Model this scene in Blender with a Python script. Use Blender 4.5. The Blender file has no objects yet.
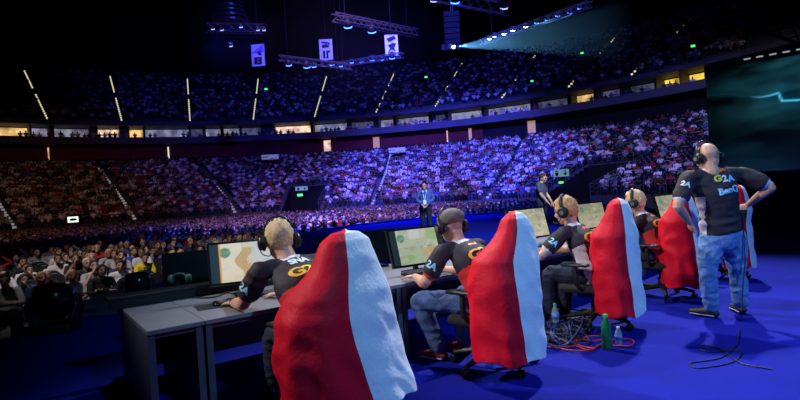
import bpy, bmesh, math, random
import numpy as np
from mathutils import Vector, Matrix, noise
from mathutils.bvhtree import BVHTree
rnd = random.Random(7)
nrnd = np.random.default_rng(11)
SC = bpy.context.scene
COL = SC.collection
V = Vector
# ------------------------------------------------------------------ camera
FPX = 533.0
HC = 1.45
ROLL = math.radians(3.5)
PITCH = math.atan(8 / FPX)
CAM = V((0, 0, HC))
CF = V((0, math.cos(PITCH), -math.sin(PITCH)))
_r0 = V((1, 0, 0)); _u0 = V((0, math.sin(PITCH), math.cos(PITCH)))
CR = math.cos(ROLL) * _r0 - math.sin(ROLL) * _u0
CU = math.sin(ROLL) * _r0 + math.cos(ROLL) * _u0
cd = bpy.data.cameras.new('camera'); cam = bpy.data.objects.new('camera', cd); COL.objects.link(cam)
cd.sensor_fit = 'HORIZONTAL'; cd.sensor_width = 36.0; cd.lens = 36.0 * FPX / 800.0
cd.clip_start = 0.05; cd.clip_end = 400
cam.matrix_world = Matrix(((CR.x, CU.x, -CF.x, CAM.x), (CR.y, CU.y, -CF.y, CAM.y), (CR.z, CU.z, -CF.z, CAM.z), (0, 0, 0, 1)))
SC.camera = cam

def ray(px, py):
    return CF + CR * ((px - 400) / FPX) + CU * ((200 - py) / FPX)
def P(px, py, Y):
    r = ray(px, py); return CAM + r * (Y / r.y)
def G(px, py, z):
    r = ray(px, py); return CAM + r * ((z - HC) / r.z)
def proj(p):
    d = V(p) - CAM; w = d.dot(CF)
    return 400 + FPX * d.dot(CR) / w, 200 - FPX * d.dot(CU) / w, w

# ------------------------------------------------------------------ materials
def mat(name, color, rough=0.6, metal=0.0, emit=None, estr=1.0, bump=0.0, bscale=60.0, vary=0.0, vscale=8.0, spec=0.4, sheen=0.0, alpha=1.0, trans=0.0):
    m = bpy.data.materials.new(name); m.use_nodes = True
    nt = m.node_tree; b = nt.nodes['Principled BSDF']
    b.inputs['Base Color'].default_value = (*color, 1)
    b.inputs['Roughness'].default_value = rough
    b.inputs['Metallic'].default_value = metal
    b.inputs['Specular IOR Level'].default_value = spec
    b.inputs['Sheen Weight'].default_value = sheen
    b.inputs['Transmission Weight'].default_value = trans
    tc = nt.nodes.new('ShaderNodeTexCoord')
    if vary > 0:
        n = nt.nodes.new('ShaderNodeTexNoise'); n.inputs['Scale'].default_value = vscale; n.inputs['Detail'].default_value = 4
        nt.links.new(tc.outputs['Object'], n.inputs['Vector'])
        r = nt.nodes.new('ShaderNodeValToRGB')
        r.color_ramp.elements[0].color = (*[c * (1 - vary) for c in color], 1); r.color_ramp.elements[0].position = .3
        r.color_ramp.elements[1].color = (*[min(1, c * (1 + vary)) for c in color], 1); r.color_ramp.elements[1].position = .7
        nt.links.new(n.outputs['Fac'], r.inputs['Fac']); nt.links.new(r.outputs['Color'], b.inputs['Base Color'])
    if bump > 0:
        n2 = nt.nodes.new('ShaderNodeTexNoise'); n2.inputs['Scale'].default_value = bscale; n2.inputs['Detail'].default_value = 3
        nt.links.new(tc.outputs['Object'], n2.inputs['Vector'])
        bp = nt.nodes.new('ShaderNodeBump'); bp.inputs['Strength'].default_value = bump; bp.inputs['Distance'].default_value = .02
        nt.links.new(n2.outputs['Fac'], bp.inputs['Height']); nt.links.new(bp.outputs['Normal'], b.inputs['Normal'])
    if emit:
        b.inputs['Emission Color'].default_value = (*emit, 1); b.inputs['Emission Strength'].default_value = estr
    return m

def mat_attr(name, rough=.8, emis=0.0, attr='Col'):
    m = bpy.data.materials.new(name); m.use_nodes = True
    nt = m.node_tree; b = nt.nodes['Principled BSDF']
    a = nt.nodes.new('ShaderNodeAttribute'); a.attribute_name = attr
    b.inputs['Roughness'].default_value = rough
    if emis:
        b.inputs['Base Color'].default_value = (.01, .01, .01, 1)
        nt.links.new(a.outputs['Color'], b.inputs['Emission Color']); b.inputs['Emission Strength'].default_value = emis
    else:
        nt.links.new(a.outputs['Color'], b.inputs['Base Color'])
        b.inputs['Specular IOR Level'].default_value = .2
    return m

# ------------------------------------------------------------------ mesh collecting
class MB:
    def __init__(s): s.v = []; s.f = []; s.m = []
    def add(s, vs, fs, mi=0):
        o = len(s.v); s.v.extend([tuple(q) for q in vs]); s.f.extend([tuple(i + o for i in f) for f in fs]); s.m.extend([mi] * len(fs)); return s
    def box(s, c, d, rot=None, mi=0, bev=0.0):
        x, y, z = d[0] / 2, d[1] / 2, d[2] / 2
        if bev > 0:
            b = min(bev, x * .9, y * .9, z * .9); bm = bmesh.new()
            bmesh.ops.create_cube(bm, size=1.0)
            for q in bm.verts: q.co = V((q.co.x * d[0], q.co.y * d[1], q.co.z * d[2]))
            bmesh.ops.bevel(bm, geom=bm.edges[:], offset=b, segments=2, affect='EDGES', profile=.5)
            bm.verts.index_update()
            vs = [q.co.copy() for q in bm.verts]; fs = [[q.index for q in f.verts] for f in bm.faces]; bm.free()
        else:
            vs = [V((i, j, k)) for k in (-z, z) for (i, j) in ((-x, -y), (x, -y), (x, y), (-x, y))]
            fs = [(3, 2, 1, 0), (4, 5, 6, 7), (0, 1, 5, 4), (1, 2, 6, 5), (2, 3, 7, 6), (3, 0, 4, 7)]
        if rot is not None: vs = [rot @ q for q in vs]
        c = V(c); return s.add([q + c for q in vs], fs, mi)
    def tube(s, pts, rad, seg=10, side=None, dens=0, cap=True, mi=0):
        pts = [V(p) for p in pts]
        rad = [(r, r) if not isinstance(r, (tuple, list)) else tuple(r) for r in (rad if isinstance(rad, (list, tuple)) and len(rad) == len(pts) else [rad] * len(pts))]
        if dens and len(pts) > 2: pts, rad = catmull(pts, rad, dens)
        n = len(pts); rings = []
        tang = [(pts[min(i + 1, n - 1)] - pts[max(i - 1, 0)]).normalized() for i in range(n)]
        sd = V(side) if side is not None else (V((1, 0, 0)) if abs(tang[0].x) < .8 else V((0, 1, 0)))
        vs = []; 
        def ring(c, t, sdv, a, b):
            x = (sdv - t * sdv.dot(t)).normalized(); y = t.cross(x)
            for k in range(seg):
                an = 2 * math.pi * k / seg; vs.append(c + x * (a * math.cos(an)) + y * (b * math.sin(an)))
            return x
        rows = 0
        if cap:
            r = min(rad[0]); 
            vs.append(pts[0] - tang[0] * r * .95)
            for q, w in ((.82, .55), (.45, .87)):
                ring(pts[0] - tang[0] * r * q, tang[0], sd, rad[0][0] * w, rad[0][1] * w); rows += 1
        for i in range(n):
            x = ring(pts[i], tang[i], sd, *rad[i]); rows += 1
            if side is None: sd = x
        if cap:
            r = min(rad[-1])
            for q, w in ((.45, .87), (.82, .55)):
                ring(pts[-1] + tang[-1] * r * q, tang[-1], sd, rad[-1][0] * w, rad[-1][1] * w); rows += 1
            vs.append(pts[-1] + tang[-1] * r * .95)
        o = 1 if cap else 0; fs = []
        for i in range(rows - 1):
            for k in range(seg):
                a = o + i * seg + k; b = o + i * seg + (k + 1) % seg; fs.append((a, b, b + seg, a + seg))
        if cap:
            L = len(vs) - 1
            for k in range(seg):
                fs.append((0, o + (k + 1) % seg, o + k)); fs.append((L, L - seg + k, L - seg + (k + 1) % seg))
        return s.add(vs, fs, mi)
    def ell(s, c, r, rot=None, nu=14, nv=9, mi=0):
        c = V(c); vs = []; fs = []
        r = (r, r, r) if not isinstance(r, (tuple, list)) else r
        vs.append(V((0, 0, -r[2])))
        for j in range(1, nv):
            t = -math.pi / 2 + math.pi * j / nv
            for k in range(nu):
                a = 2 * math.pi * k / nu; vs.append(V((r[0] * math.cos(t) * math.cos(a), r[1] * math.cos(t) * math.sin(a), r[2] * math.sin(t))))
        vs.append(V((0, 0, r[2]))); L = len(vs) - 1
        for k in range(nu):
            fs.append((0, 1 + (k + 1) % nu, 1 + k)); fs.append((L, L - nu + k, L - nu + (k + 1) % nu))
        for j in range(nv - 2):
            for k in range(nu):
                a = 1 + j * nu + k; b = 1 + j * nu + (k + 1) % nu; fs.append((a, b, b + nu, a + nu))
        if rot is not None: vs = [rot @ q for q in vs]
        return s.add([q + c for q in vs], fs, mi)
    def lathe(s, prof, c=(0, 0, 0), rot=None, seg=20, mi=0):
        c = V(c); vs = []; fs = []
        for (r, z) in prof:
            for k in range(seg):
                a = 2 * math.pi * k / seg; q = V((r * math.cos(a), r * math.sin(a), z)); vs.append((rot @ q if rot is not None else q) + c)
        n = len(prof)
        for i in range(n - 1):
            for k in range(seg):
                a = i * seg + k; b = i * seg + (k + 1) % seg; fs.append((a, b, b + seg, a + seg))
        fs.append(tuple(range(seg - 1, -1, -1))); fs.append(tuple((n - 1) * seg + k for k in range(seg)))
        return s.add(vs, fs, mi)
    def quad(s, a, b, c, d, mi=0): return s.add([a, b, c, d], [(0, 1, 2, 3)], mi)
    def mesh(s, name, smooth=False):
        me = bpy.data.meshes.new(name); me.from_pydata(s.v, [], s.f)
        if s.m and max(s.m) > 0: me.polygons.foreach_set('material_index', s.m)
        if smooth: me.polygons.foreach_set('use_smooth', [True] * len(me.polygons))
        me.update(); return me

def catmull(pts, rad, d):
    op = []; orr = []; n = len(pts)
    for i in range(n - 1):
        p0, p1, p2, p3 = pts[max(i - 1, 0)], pts[i], pts[i + 1], pts[min(i + 2, n - 1)]
        for j in range(d):
            t = j / d
            op.append(.5 * ((2 * p1) + (p2 - p0) * t + (2 * p0 - 5 * p1 + 4 * p2 - p3) * t * t + (3 * p1 - p0 - 3 * p2 + p3) * t ** 3))
            tt = t * t * (3 - 2 * t)
            orr.append(tuple(rad[i][k] * (1 - tt) + rad[i + 1][k] * tt for k in (0, 1)))
    op.append(pts[-1]); orr.append(rad[-1]); return op, orr

def rotz(a): return Matrix.Rotation(a, 3, 'Z')
def frame(x, y, z):
    return Matrix((x, y, z)).transposed()
def yawdir(d): return math.atan2(-d[0], d[1])      # rotation that takes +Y to d

def ob(name, me, mats, parent=None, smooth=None):
    if isinstance(me, MB): me = me.mesh(name, bool(smooth))
    o = bpy.data.objects.new(name, me); COL.objects.link(o)
    for m in (mats if isinstance(mats, (list, tuple)) else [mats]): me.materials.append(m)
    if parent is not None: o.parent = parent
    return o
def tag(o, label, cat, group=None, kind=None):
    if label: o['label'] = label
    if cat: o['category'] = cat
    if group: o['group'] = group
    if kind: o['kind'] = kind
    return o
def thing(name, label, cat, loc=(0, 0, 0), rz=0, group=None):
    o = bpy.data.objects.new(name, None); COL.objects.link(o); o.location = loc; o.rotation_euler = (0, 0, rz); o.empty_display_size = .1
    return tag(o, label, cat, group)
def struct(name, me, mats, smooth=None):
    o = ob(name, me, mats, None, smooth); o['kind'] = 'structure'; return o
def dup(o, parent=None):
    c = o.copy(); COL.objects.link(c)
    if parent is not None: c.parent = parent
    for ch in list(o.children): dup(ch, c)
    return c

def remesh(mb, voxel, smooth=4, fac=.5, name='m', shade=True):
    me = mb.mesh('tmp'); o = bpy.data.objects.new('tmp', me); COL.objects.link(o)
    r = o.modifiers.new('r', 'REMESH'); r.mode = 'VOXEL'; r.voxel_size = voxel; r.use_smooth_shade = shade
    if smooth:
        q = o.modifiers.new('s', 'SMOOTH'); q.factor = fac; q.iterations = smooth
    dg = bpy.context.evaluated_depsgraph_get(); dg.update()
    out = bpy.data.meshes.new_from_object(o.evaluated_get(dg)); out.name = name
    bpy.data.objects.remove(o); bpy.data.meshes.remove(me); out.materials.clear()
    if shade: out.polygons.foreach_set('use_smooth', [True] * len(out.polygons))
    return out
def ruffle(me, amp, scale, seed=0.0, aniso=(1, 1, 1), lo=None):
    n = len(me.vertices); co = np.empty(n * 3); me.vertices.foreach_get('co', co); co = co.reshape(-1, 3)
    no = np.empty(n * 3); me.vertex_normals.foreach_get('vector', no); no = no.reshape(-1, 3)
    for i in range(n):
        d = noise.noise(V((co[i][0] * scale * aniso[0] + seed, co[i][1] * scale * aniso[1], co[i][2] * scale * aniso[2])))
        co[i] += no[i] * amp * (1 - 2 * abs(d))
    me.vertices.foreach_set('co', co.ravel()); me.update(); return me
def paint(me, fn):
    n = len(me.polygons); c = np.empty(n * 3); me.polygons.foreach_get('center', c); c = c.reshape(-1, 3)
    me.polygons.foreach_set('material_index', np.array([fn(q) for q in c], dtype=np.int32)); return me
def col_attr(me, cols, name='Col'):
    a = me.attributes.new(name, 'FLOAT_COLOR', 'POINT'); c = np.ones((len(me.vertices), 4), dtype=np.float32); c[:, :3] = cols
    a.data.foreach_set('color', c.ravel())
def np_mesh(name, v, quads):
    me = bpy.data.meshes.new(name); nv = len(v); nf = len(quads); k = quads.shape[1]
    me.vertices.add(nv); me.vertices.foreach_set('co', np.asarray(v, dtype=np.float32).ravel())
    me.loops.add(nf * k); me.loops.foreach_set('vertex_index', quads.astype(np.int32).ravel())
    me.polygons.add(nf); me.polygons.foreach_set('loop_start', np.arange(0, nf * k, k, dtype=np.int32))
    me.update(calc_edges=True); me.validate(); return me
def wrap_text(body, size, surf_bvh, origin, xdir, ydir, inward, material, name, parent, off=.004, bold=0.0, sx=1.0):
    cu = bpy.data.curves.new('t', 'FONT'); cu.body = body; cu.size = size; cu.align_x = 'CENTER'; cu.align_y = 'CENTER'; cu.offset = bold; cu.resolution_u = 3
    to = bpy.data.objects.new('t', cu); COL.objects.link(to)
    dg = bpy.context.evaluated_depsgraph_get(); dg.update()
    me = bpy.data.meshes.new_from_object(to.evaluated_get(dg)); bpy.data.objects.remove(to)
    bm = bmesh.new(); bm.from_mesh(me); bmesh.ops.triangulate(bm, faces=bm.faces)
    bmesh.ops.subdivide_edges(bm, edges=[e for e in bm.edges if e.calc_length() > size * .18], cuts=2)
    O = V(origin); xd = V(xdir).normalized(); yd = V(ydir).normalized(); iw = V(inward).normalized()
    for q in bm.verts:
        p = O + xd * q.co.x * sx + yd * q.co.y; h = surf_bvh.ray_cast(p - iw * .35, iw)
        q.co = (h[0] - iw * off) if h[0] is not None else p
    bm.to_mesh(me); bm.free(); me.materials.clear()
    return ob(name, me, material, parent)
def bvh_of(me): return BVHTree.FromPolygons([v.co.copy() for v in me.vertices], [tuple(p.vertices) for p in me.polygons])
M = {}
def mk(n, *a, **k): M[n] = mat(n, *a, **k)
mk('carpet', (.002, .007, .27), .85, bump=.25, bscale=220, vary=.12, vscale=2.2, spec=.15)
mk('arena_floor', (.025, .022, .022), .75, vary=.3, vscale=.8)
mk('black', (.012, .012, .014), .55)
mk('black_gloss', (.01, .01, .012), .18)
mk('black_fabric', (.014, .014, .018), .9, bump=.2, bscale=200)
mk('dark_metal', (.03, .03, .035), .4, .6)
mk('steel', (.35, .36, .4), .35, .9)
mk('truss', (.10, .10, .12), .5, .6)
mk('desk', (.20, .20, .24), .45, vary=.06, vscale=5)
mk('desk_side', (.07, .08, .12), .5, vary=.06, vscale=5)
mk('red_cloth', (.66, .004, .022), .6, bump=.2, bscale=38, vary=.08, vscale=5, spec=.2)
mk('white_cloth', (.78, .80, .84), .55, bump=.25, bscale=38, vary=.04, vscale=5, spec=.25)
mk('jersey', (.026, .018, .026), .7, bump=.2, bscale=120, vary=.15, vscale=6)
mk('jersey_red', (.62, .03, .03), .65, bump=.2, bscale=120)
mk('jersey_white', (.62, .56, .62), .65, bump=.2, bscale=120)
mk('piping', (.7, .66, .72), .6)
mk('cuff_red', (.75, .07, .03), .6)
mk('jeans', (.12, .24, .50), .85, bump=.4, bscale=55, vary=.38, vscale=11)
mk('jeans_dark', (.012, .018, .04), .85, bump=.4, bscale=55, vary=.25, vscale=9)
mk('skin', (.62, .33, .23), .5, vary=.07, vscale=20)
mk('skin_tan', (.50, .26, .17), .5, vary=.07, vscale=20)
mk('lips', (.42, .14, .12), .5)
mk('eye_dark', (.03, .02, .02), .3)
mk('hair_blond', (.60, .40, .20), .6, bump=.35, bscale=70, vary=.3, vscale=45)
mk('hair_ginger', (.62, .33, .13), .6, bump=.8, bscale=90, vary=.4, vscale=60)
mk('hair_brown', (.05, .028, .016), .6, bump=.6, bscale=90, vary=.3, vscale=50)
mk('hair_black', (.012, .01, .01), .6, bump=.6, bscale=90)
mk('stubble', (.40, .24, .18), .55, vary=.15, vscale=60)
mk('cap_cloth', (.16, .14, .125), .85, bump=.3, bscale=150, vary=.2, vscale=30)
mk('headset_black', (.016, .016, .018), .38)
mk('headset_grey', (.16, .16, .17), .4)
mk('shoe_dark', (.03, .028, .03), .6)
mk('shoe_red', (.16, .02, .025), .6)
mk('sole', (.45, .42, .42), .6)
mk('txt_white', (.8, .85, .9), .5)
mk('txt_cyan', (.35, .68, .85), .5)
mk('txt_orange', (.85, .42, .03), .5)
mk('txt_yellow', (.85, .68, .06), .5)
mk('txt_red', (.85, .16, .08), .5)
mk('seat_plastic', (.02, .022, .035), .5)
mk('concrete', (.085, .085, .095), .8, vary=.2, vscale=.7)
mk('parapet', (.10, .10, .12), .7, vary=.15, vscale=.5)
mk('red_wall', (.15, .006, .010), .7, vary=.15, vscale=.6)
mk('roof', (.005, .005, .008), .95, spec=.03)
mk('vom', (.006, .006, .008), .9)
mk('rail', (.20, .2, .23), .45, .6)
mk('cable_black', (.012, .012, .014), .5)
mk('cable_red', (.62, .03, .04), .5)
mk('cable_blue', (.05, .06, .2), .5)
mk('bottle_green', (.03, .50, .12), .12, trans=.75)
mk('bottle_clear', (.6, .7, .8), .1, trans=.7)
mk('cap_green', (.05, .5, .12), .4)
mk('label_blue', (.12, .25, .6), .5)
mk('label_white', (.7, .72, .75), .5)
mk('card', (.85, .85, .88), .5)
mk('screen_off', (.006, .008, .010), .22)
mk('lens_blue', (.02, .02, .05), .3, emit=(.025, .09, 1.0), estr=13)
mk('lens_white', (.05, .05, .06), .3, emit=(.55, .75, 1.0), estr=30)
mk('lens_dim', (.02, .02, .05), .3, emit=(.25, .3, .8), estr=3)
mk('suite_warm', (.3, .25, .15), .6, emit=(1.0, .62, .22), estr=.8)
mk('suite_cool', (.3, .3, .35), .6, emit=(.60, .60, .82), estr=.34)
mk('suite_peach', (.3, .3, .3), .6, emit=(1.0, .66, .44), estr=1.0)
mk('door_dim', (.3, .25, .15), .6, emit=(1.0, .55, .2), estr=.35)
mk('suite_dim', (.1, .1, .14), .6, emit=(.35, .36, .6), estr=.16)
mk('suite_yellow', (.3, .25, .05), .6, emit=(1.0, .66, .07), estr=.95)
mk('step_light', (.2, .2, .15), .5, emit=(1.0, .93, .52), estr=.8)
mk('step_pale_glow', (.40, .40, .45), .6, emit=(.8, .8, .85), estr=.22)
mk('exit_green', (.02, .2, .05), .5, emit=(.08, 1.0, .18), estr=1.6)
mk('exit_pale', (.1, .2, .2), .5, emit=(.28, .62, .68), estr=.35)
mk('sign_white', (.3, .3, .3), .5, emit=(.9, 1.0, .95), estr=1.2)
mk('banner', (.55, .56, .66), .8, bump=.1, bscale=6)
mk('banner_blue', (.16, .2, .5), .8)
mk('ink', (.01, .01, .015), .8)
mk('board', (.5, .5, .55), .6, emit=(.4, .5, .9), estr=.25)  # glow of the added panels that stand in for bluish light
mk('paper', (.6, .6, .62), .7)
M['crowd'] = mat_attr('crowd', .85)
M['screen_on'] = mat_attr('screen_on', .3, 1.0)
M['led'] = mat_attr('led', .4, 1.0)
def cloth(c, n): 
    k = 'cloth_' + n
    if k not in M: mk(k, c, .85, bump=.25, bscale=90, vary=.12, vscale=7)
    return M[k]
SHIRTS = [('white', (.72, .70, .70), .26), ('pale grey', (.42, .41, .42), .12), ('black', (.018, .018, .02), .26), ('navy', (.03, .04, .12), .10), ('blue', (.06, .13, .42), .07),
          ('red', (.48, .03, .04), .07), ('pink', (.62, .30, .30), .05), ('green', (.06, .32, .12), .03), ('brown', (.14, .07, .04), .04)]

# the lit suites differ inside: an uneven glow stands in for furniture and lamps
for k in ('suite_warm', 'suite_cool', 'suite_peach', 'suite_dim', 'suite_yellow'):
    nt = M[k].node_tree; bs = nt.nodes['Principled BSDF']; tc = nt.nodes.new('ShaderNodeTexCoord'); nz = nt.nodes.new('ShaderNodeTexNoise'); nz.inputs['Scale'].default_value = .9; nz.inputs['Detail'].default_value = 3
    mr = nt.nodes.new('ShaderNodeMapRange'); s0 = bs.inputs['Emission Strength'].default_value; mr.inputs['From Min'].default_value = .35; mr.inputs['From Max'].default_value = .65; mr.inputs['To Min'].default_value = s0 * .35; mr.inputs['To Max'].default_value = s0 * 1.35
    nt.links.new(tc.outputs['Object'], nz.inputs['Vector']); nt.links.new(nz.outputs['Fac'], mr.inputs['Value']); nt.links.new(mr.outputs[0], bs.inputs['Emission Strength'])
# ------------------------------------------------------------------ arena bowl (circular plan round O)
OC = V((-11.06, 28.7))
def ring(phi, R, z=0.0): return V((OC.x + R * math.sin(phi), OC.y + R * math.cos(phi), z))
def ring_phi(px, py, R):
    r = ray(px, py); d = V((r.x, r.y)).normalized(); b = d.dot(OC)
    t = b + math.sqrt(max(0, b * b - OC.length_squared + R * R)); p = d * t - OC
    return math.atan2(p.x, p.y)
PH0, PH1 = math.radians(-72), math.radians(98)
# floor, stage
struct('floor', MB().box((-6, 35, -1.15), (180, 180, .2)), M['arena_floor'])
STG = [(-4.7, -4), (11.5, -4), (11.5, 25), (10.5, 26.6), (6.5, 28.3), (1.5, 27.6), (-1.8, 25.2), (-3.6, 21.5), (-4.7, 15)]
b = MB(); n = len(STG)
b.add([(x, y, 0) for x, y in STG] + [(x, y, -1.05) for x, y in STG], [tuple(range(n))], 0)
b.f += [(i, i + n, (i + 1) % n + n, (i + 1) % n) for i in range(n)]; b.m += [1] * n
struct('stage_floor', b, [M['carpet'], M['black']])
# stage rim: low raised edge that follows the front curve
rim = MB(); pts = [V((x, y, .03)) for x, y in STG[2:]]
rim.tube(pts, .06, 6, dens=5); struct('trim_1', rim, M['cable_blue'], True)

# lower bowl
R_LO, N_LO, T_LO, Z_LO, H_LO = 30.8, 25, .806, 0.19, .284
CROSS = 17
R_UP, N_UP, T_UP, Z_UP, H_UP = 52.64, 28, .87, 13.56, .43
VOMS = []
for (xa, xb, y) in ((281, 318, 200), (541, 590, 200)):
    VOMS.append((ring_phi(xa, y, R_LO), ring_phi(xb, y, R_LO)))
VOM_ROWS = 10
def in_vom(phi): return any(a < phi < c for a, c in VOMS)
def steps(name, R0, N, T, Z0, H, skip=None):
    b = MB(); k = 170
    phis = sorted(set([PH0 + (PH1 - PH0) * i / k for i in range(k + 1)] + ([p for v in VOMS for p in v] if skip else [])))
    for i in range(len(phis) - 1):
        a, c = phis[i], phis[i + 1]; j0 = VOM_ROWS if (skip and in_vom((a + c) / 2)) else 0
        for j in range(j0, N):
            r0 = R0 + j * T; r1 = r0 + T; z = Z0 + j * H; zb = (z - H) if j else (-1.05 if Z0 < 2 else Z0 - .1)
            if j == j0 and j0: zb = z - .5
            b.quad(ring(a, r0, zb), ring(c, r0, zb), ring(c, r0, z), ring(a, r0, z))
            b.quad(ring(a, r0, z), ring(c, r0, z), ring(c, r1, z), ring(a, r1, z))
    return struct(name, b, M['concrete'])
steps('floor_lower_tier', R_LO, N_LO, T_LO, Z_LO, H_LO, True)
steps('floor_upper_tier', R_UP, N_UP, T_UP, Z_UP, H_UP)
# vomitory boxes: dark tunnels under the lower tier
for i, (a, c) in enumerate(VOMS):
    b = MB(); r1 = R_LO + VOM_ROWS * T_LO; zt = Z_LO + VOM_ROWS * H_LO - .5
    for p in (a, c):
        b.quad(ring(p, R_LO, -1.05), ring(p, r1, -1.05), ring(p, r1, zt), ring(p, R_LO, Z_LO))
    b.quad(ring(a, r1, -1.05), ring(c, r1, -1.05), ring(c, r1, zt + .4), ring(a, r1, zt + .4))
    struct(f'wall_tunnel_{i+1}', b, M['vom'])
def band(name, R, z0, z1, m, th=.25, p0=PH0, p1=PH1, k=120):
    b = MB()
    for i in range(k):
        a = p0 + (p1 - p0) * i / k; c = p0 + (p1 - p0) * (i + 1) / k
        b.quad(ring(a, R, z0), ring(c, R, z0), ring(c, R, z1), ring(a, R, z1))
        b.quad(ring(a, R, z1), ring(c, R, z1), ring(c, R + th, z1), ring(a, R + th, z1))
        b.quad(ring(a, R + th, z0), ring(c, R + th, z0), ring(c, R, z0), ring(a, R, z0))
        b.quad(ring(a, R + th, z1), ring(c, R + th, z1), ring(c, R + th, z0), ring(a, R + th, z0))
    return struct(name, b, m)
band('wall_concourse', 51.38, 6.84, 10.2, M['vom'])
band('wall_red', 51.17, 8.24, 9.99, M['red_wall'], .1, ring_phi(120, 140, 36.5), ring_phi(482, 128, 51.1))
band('wall_red_left', 51.17, 8.24, 9.99, M['red_wall'], .1, ring_phi(2, 140, 36.5), ring_phi(110, 140, 51.1))
band('wall_balcony_deck', 49.42, 10.06, 10.27, M['concrete'], 7.28)
band('wall_balcony_parapet', 49.28, 10.06, 10.97, M['parapet'], .18)
band('wall_suites', 56.42, 10.2, 13.7, M['concrete'], .2)
band('wall_suite_fascia', 52.36, 12.97, 13.48, M['parapet'], 4.2)
band('wall_upper_back', R_UP + N_UP * T_UP, 24, 37, M['roof'], .3)
band('wall_bowl_top', 50.93, 6.7, 7.47, M['parapet'], .3)
struct('ceiling', MB().box((-6, 35, 37), (190, 190, .3)), M['roof'])
struct('wall_behind', MB().box((0, -14, 18), (190, .3, 40)), M['roof'])
# suites
SU = [(-20, 28, 'suite_warm'), (30, 48, 'suite_cool'), (53, 89, 'suite_cool'), (97, 119, 'suite_peach'), (129, 143, 'suite_warm'), (145, 189, 'suite_cool'), (191, 203, 'suite_dim'), (206, 221, 'suite_cool'),
      (224, 240, 'suite_cool'), (242, 262, 'suite_dim'), (276, 312, 'suite_peach'), (315, 349, 'suite_cool'), (352, 376, 'suite_dim'), (381, 396, 'suite_cool'), (399, 432, 'suite_cool'), (436, 449, 'suite_dim'), (452, 486, 'suite_cool'),
      (489, 536, 'suite_cool'), (539, 574, 'suite_dim'), (578, 601, 'suite_warm'), (604, 628, 'suite_dim'), (632, 664, 'suite_dim'), (666, 690, 'suite_yellow'), (691, 716, 'suite_yellow')]
def hy(px): return 192 - (px - 400) * .0612
for i, (xa, xb, m) in enumerate(SU):
    a = ring_phi(xa, hy(xa) - 70, 56.28); c = ring_phi(xb, hy(xb) - 70, 56.28); b = MB(); k = 4
    for q in range(k):
        u = a + (c - a) * q / k; w = a + (c - a) * (q + 1) / k
        b.quad(ring(u, 56.28, 11.04), ring(w, 56.28, 11.04), ring(w, 56.28, 12.86), ring(u, 56.28, 12.86), 0)
        for (za, zb) in ((10.9, 11.04), (12.86, 12.97)):
            b.quad(ring(u, 56.14, za), ring(w, 56.14, za), ring(w, 56.14, zb), ring(u, 56.14, zb), 1)
    for p, s in ((a, -1), (c, 1)):
        b.quad(ring(p, 56.14, 10.9), ring(p + s * .003, 56.14, 10.9), ring(p + s * .003, 56.14, 12.97), ring(p, 56.14, 12.97), 1)
        b.quad(ring(p, 54.04, 10.27), ring(p, 56.28, 10.27), ring(p, 56.28, 12.97), ring(p, 54.04, 12.97), 2)
    struct(f'window_{i+1}', b, [M[m], M['dark_metal'], M['parapet']])
# lit doorways in the concourse wall
for i, (px, py, w, m) in enumerate(((327, 141, .75, 'suite_peach'), (376, 137, .7, 'door_dim'), (470, 131, .35, 'door_dim'), (531, 117, .8, 'door_dim'), (48, 147, .12, 'suite_warm'), (168, 146, .15, 'step_light'), (447, 131, .15, 'suite_warm'))):
    p = ring_phi(px, py, 50.96); hw = w * 1.4 / 2 / 50.96
    b = MB()
    b.quad(ring(p - hw, 50.99, 8.17), ring(p + hw, 50.99, 8.17), ring(p + hw, 50.99, 9.78), ring(p - hw, 50.99, 9.78), 0)
    for q in (-1, 1): b.quad(ring(p + q * hw, 50.9, 8.1), ring(p + q * (hw + .003), 50.9, 8.1), ring(p + q * (hw + .003), 50.9, 9.85), ring(p + q * hw, 50.9, 9.85), 1)
    struct(f'door_{i+1}', b, [M[m], M['dark_metal']])
# lit aisle steps
AIS_UP = [ring_phi(x, y, R_UP) for x, y in ((48, 120), (122, 121), (190, 121), (253, 119), (314, 116), (375, 110), (434, 104), (500, 92), (566, 76), (628, 62))]
tn = 2
for i, p in enumerate(AIS_UP):
    b = MB()
    for j in range(1, N_UP - 1):
        if j in (13, 14, 15): continue
        if i >= 8 and j > 24: continue
        r = R_UP + j * T_UP; z = Z_UP + j * H_UP; h = (.09 if i < 7 else .13) / r
        b.quad(ring(p - h, r - .03, z - .2), ring(p + h, r - .03, z - .2), ring(p + h, r - .03, z + .02), ring(p - h, r - .03, z + .02))
    struct(f'trim_{tn}', b, M['step_light']); tn += 1
# aisles of the lower bowl (pale stair nosings, a faint glow put into their colour), given by their foot and head
AIS_LO = []
for (xa, ya, xb, yb) in ((135, 213, 97, 163), (236, 210, 192, 165), (14, 215, -18, 170), (372, 200, 392, 160), (486, 185, 524, 128)  ):
    AIS_LO.append((ring_phi(xa, ya, R_LO + .4), ring_phi(xb, yb, R_LO + N_LO * T_LO)))
def ais_phi(k, j): a, c = AIS_LO[k]; return a + (c - a) * (j / (N_LO - 1))
for k in range(len(AIS_LO)):
    b = MB()
    for j in range(1, N_LO):
        p = ais_phi(k, j); r = R_LO + j * T_LO; z = Z_LO + j * H_LO; h = .16 / r
        b.quad(ring(p - h, r - .012, z - .2), ring(p + h, r - .012, z - .2), ring(p + h, r - .012, z), ring(p - h, r - .012, z))
        b.quad(ring(p - h, r - .012, z + .004), ring(p + h, r - .012, z + .004), ring(p + h, r + .2, z + .004), ring(p - h, r + .2, z + .004))
    struct(f'trim_{tn}', b, M['step_pale_glow']); tn += 1

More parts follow.
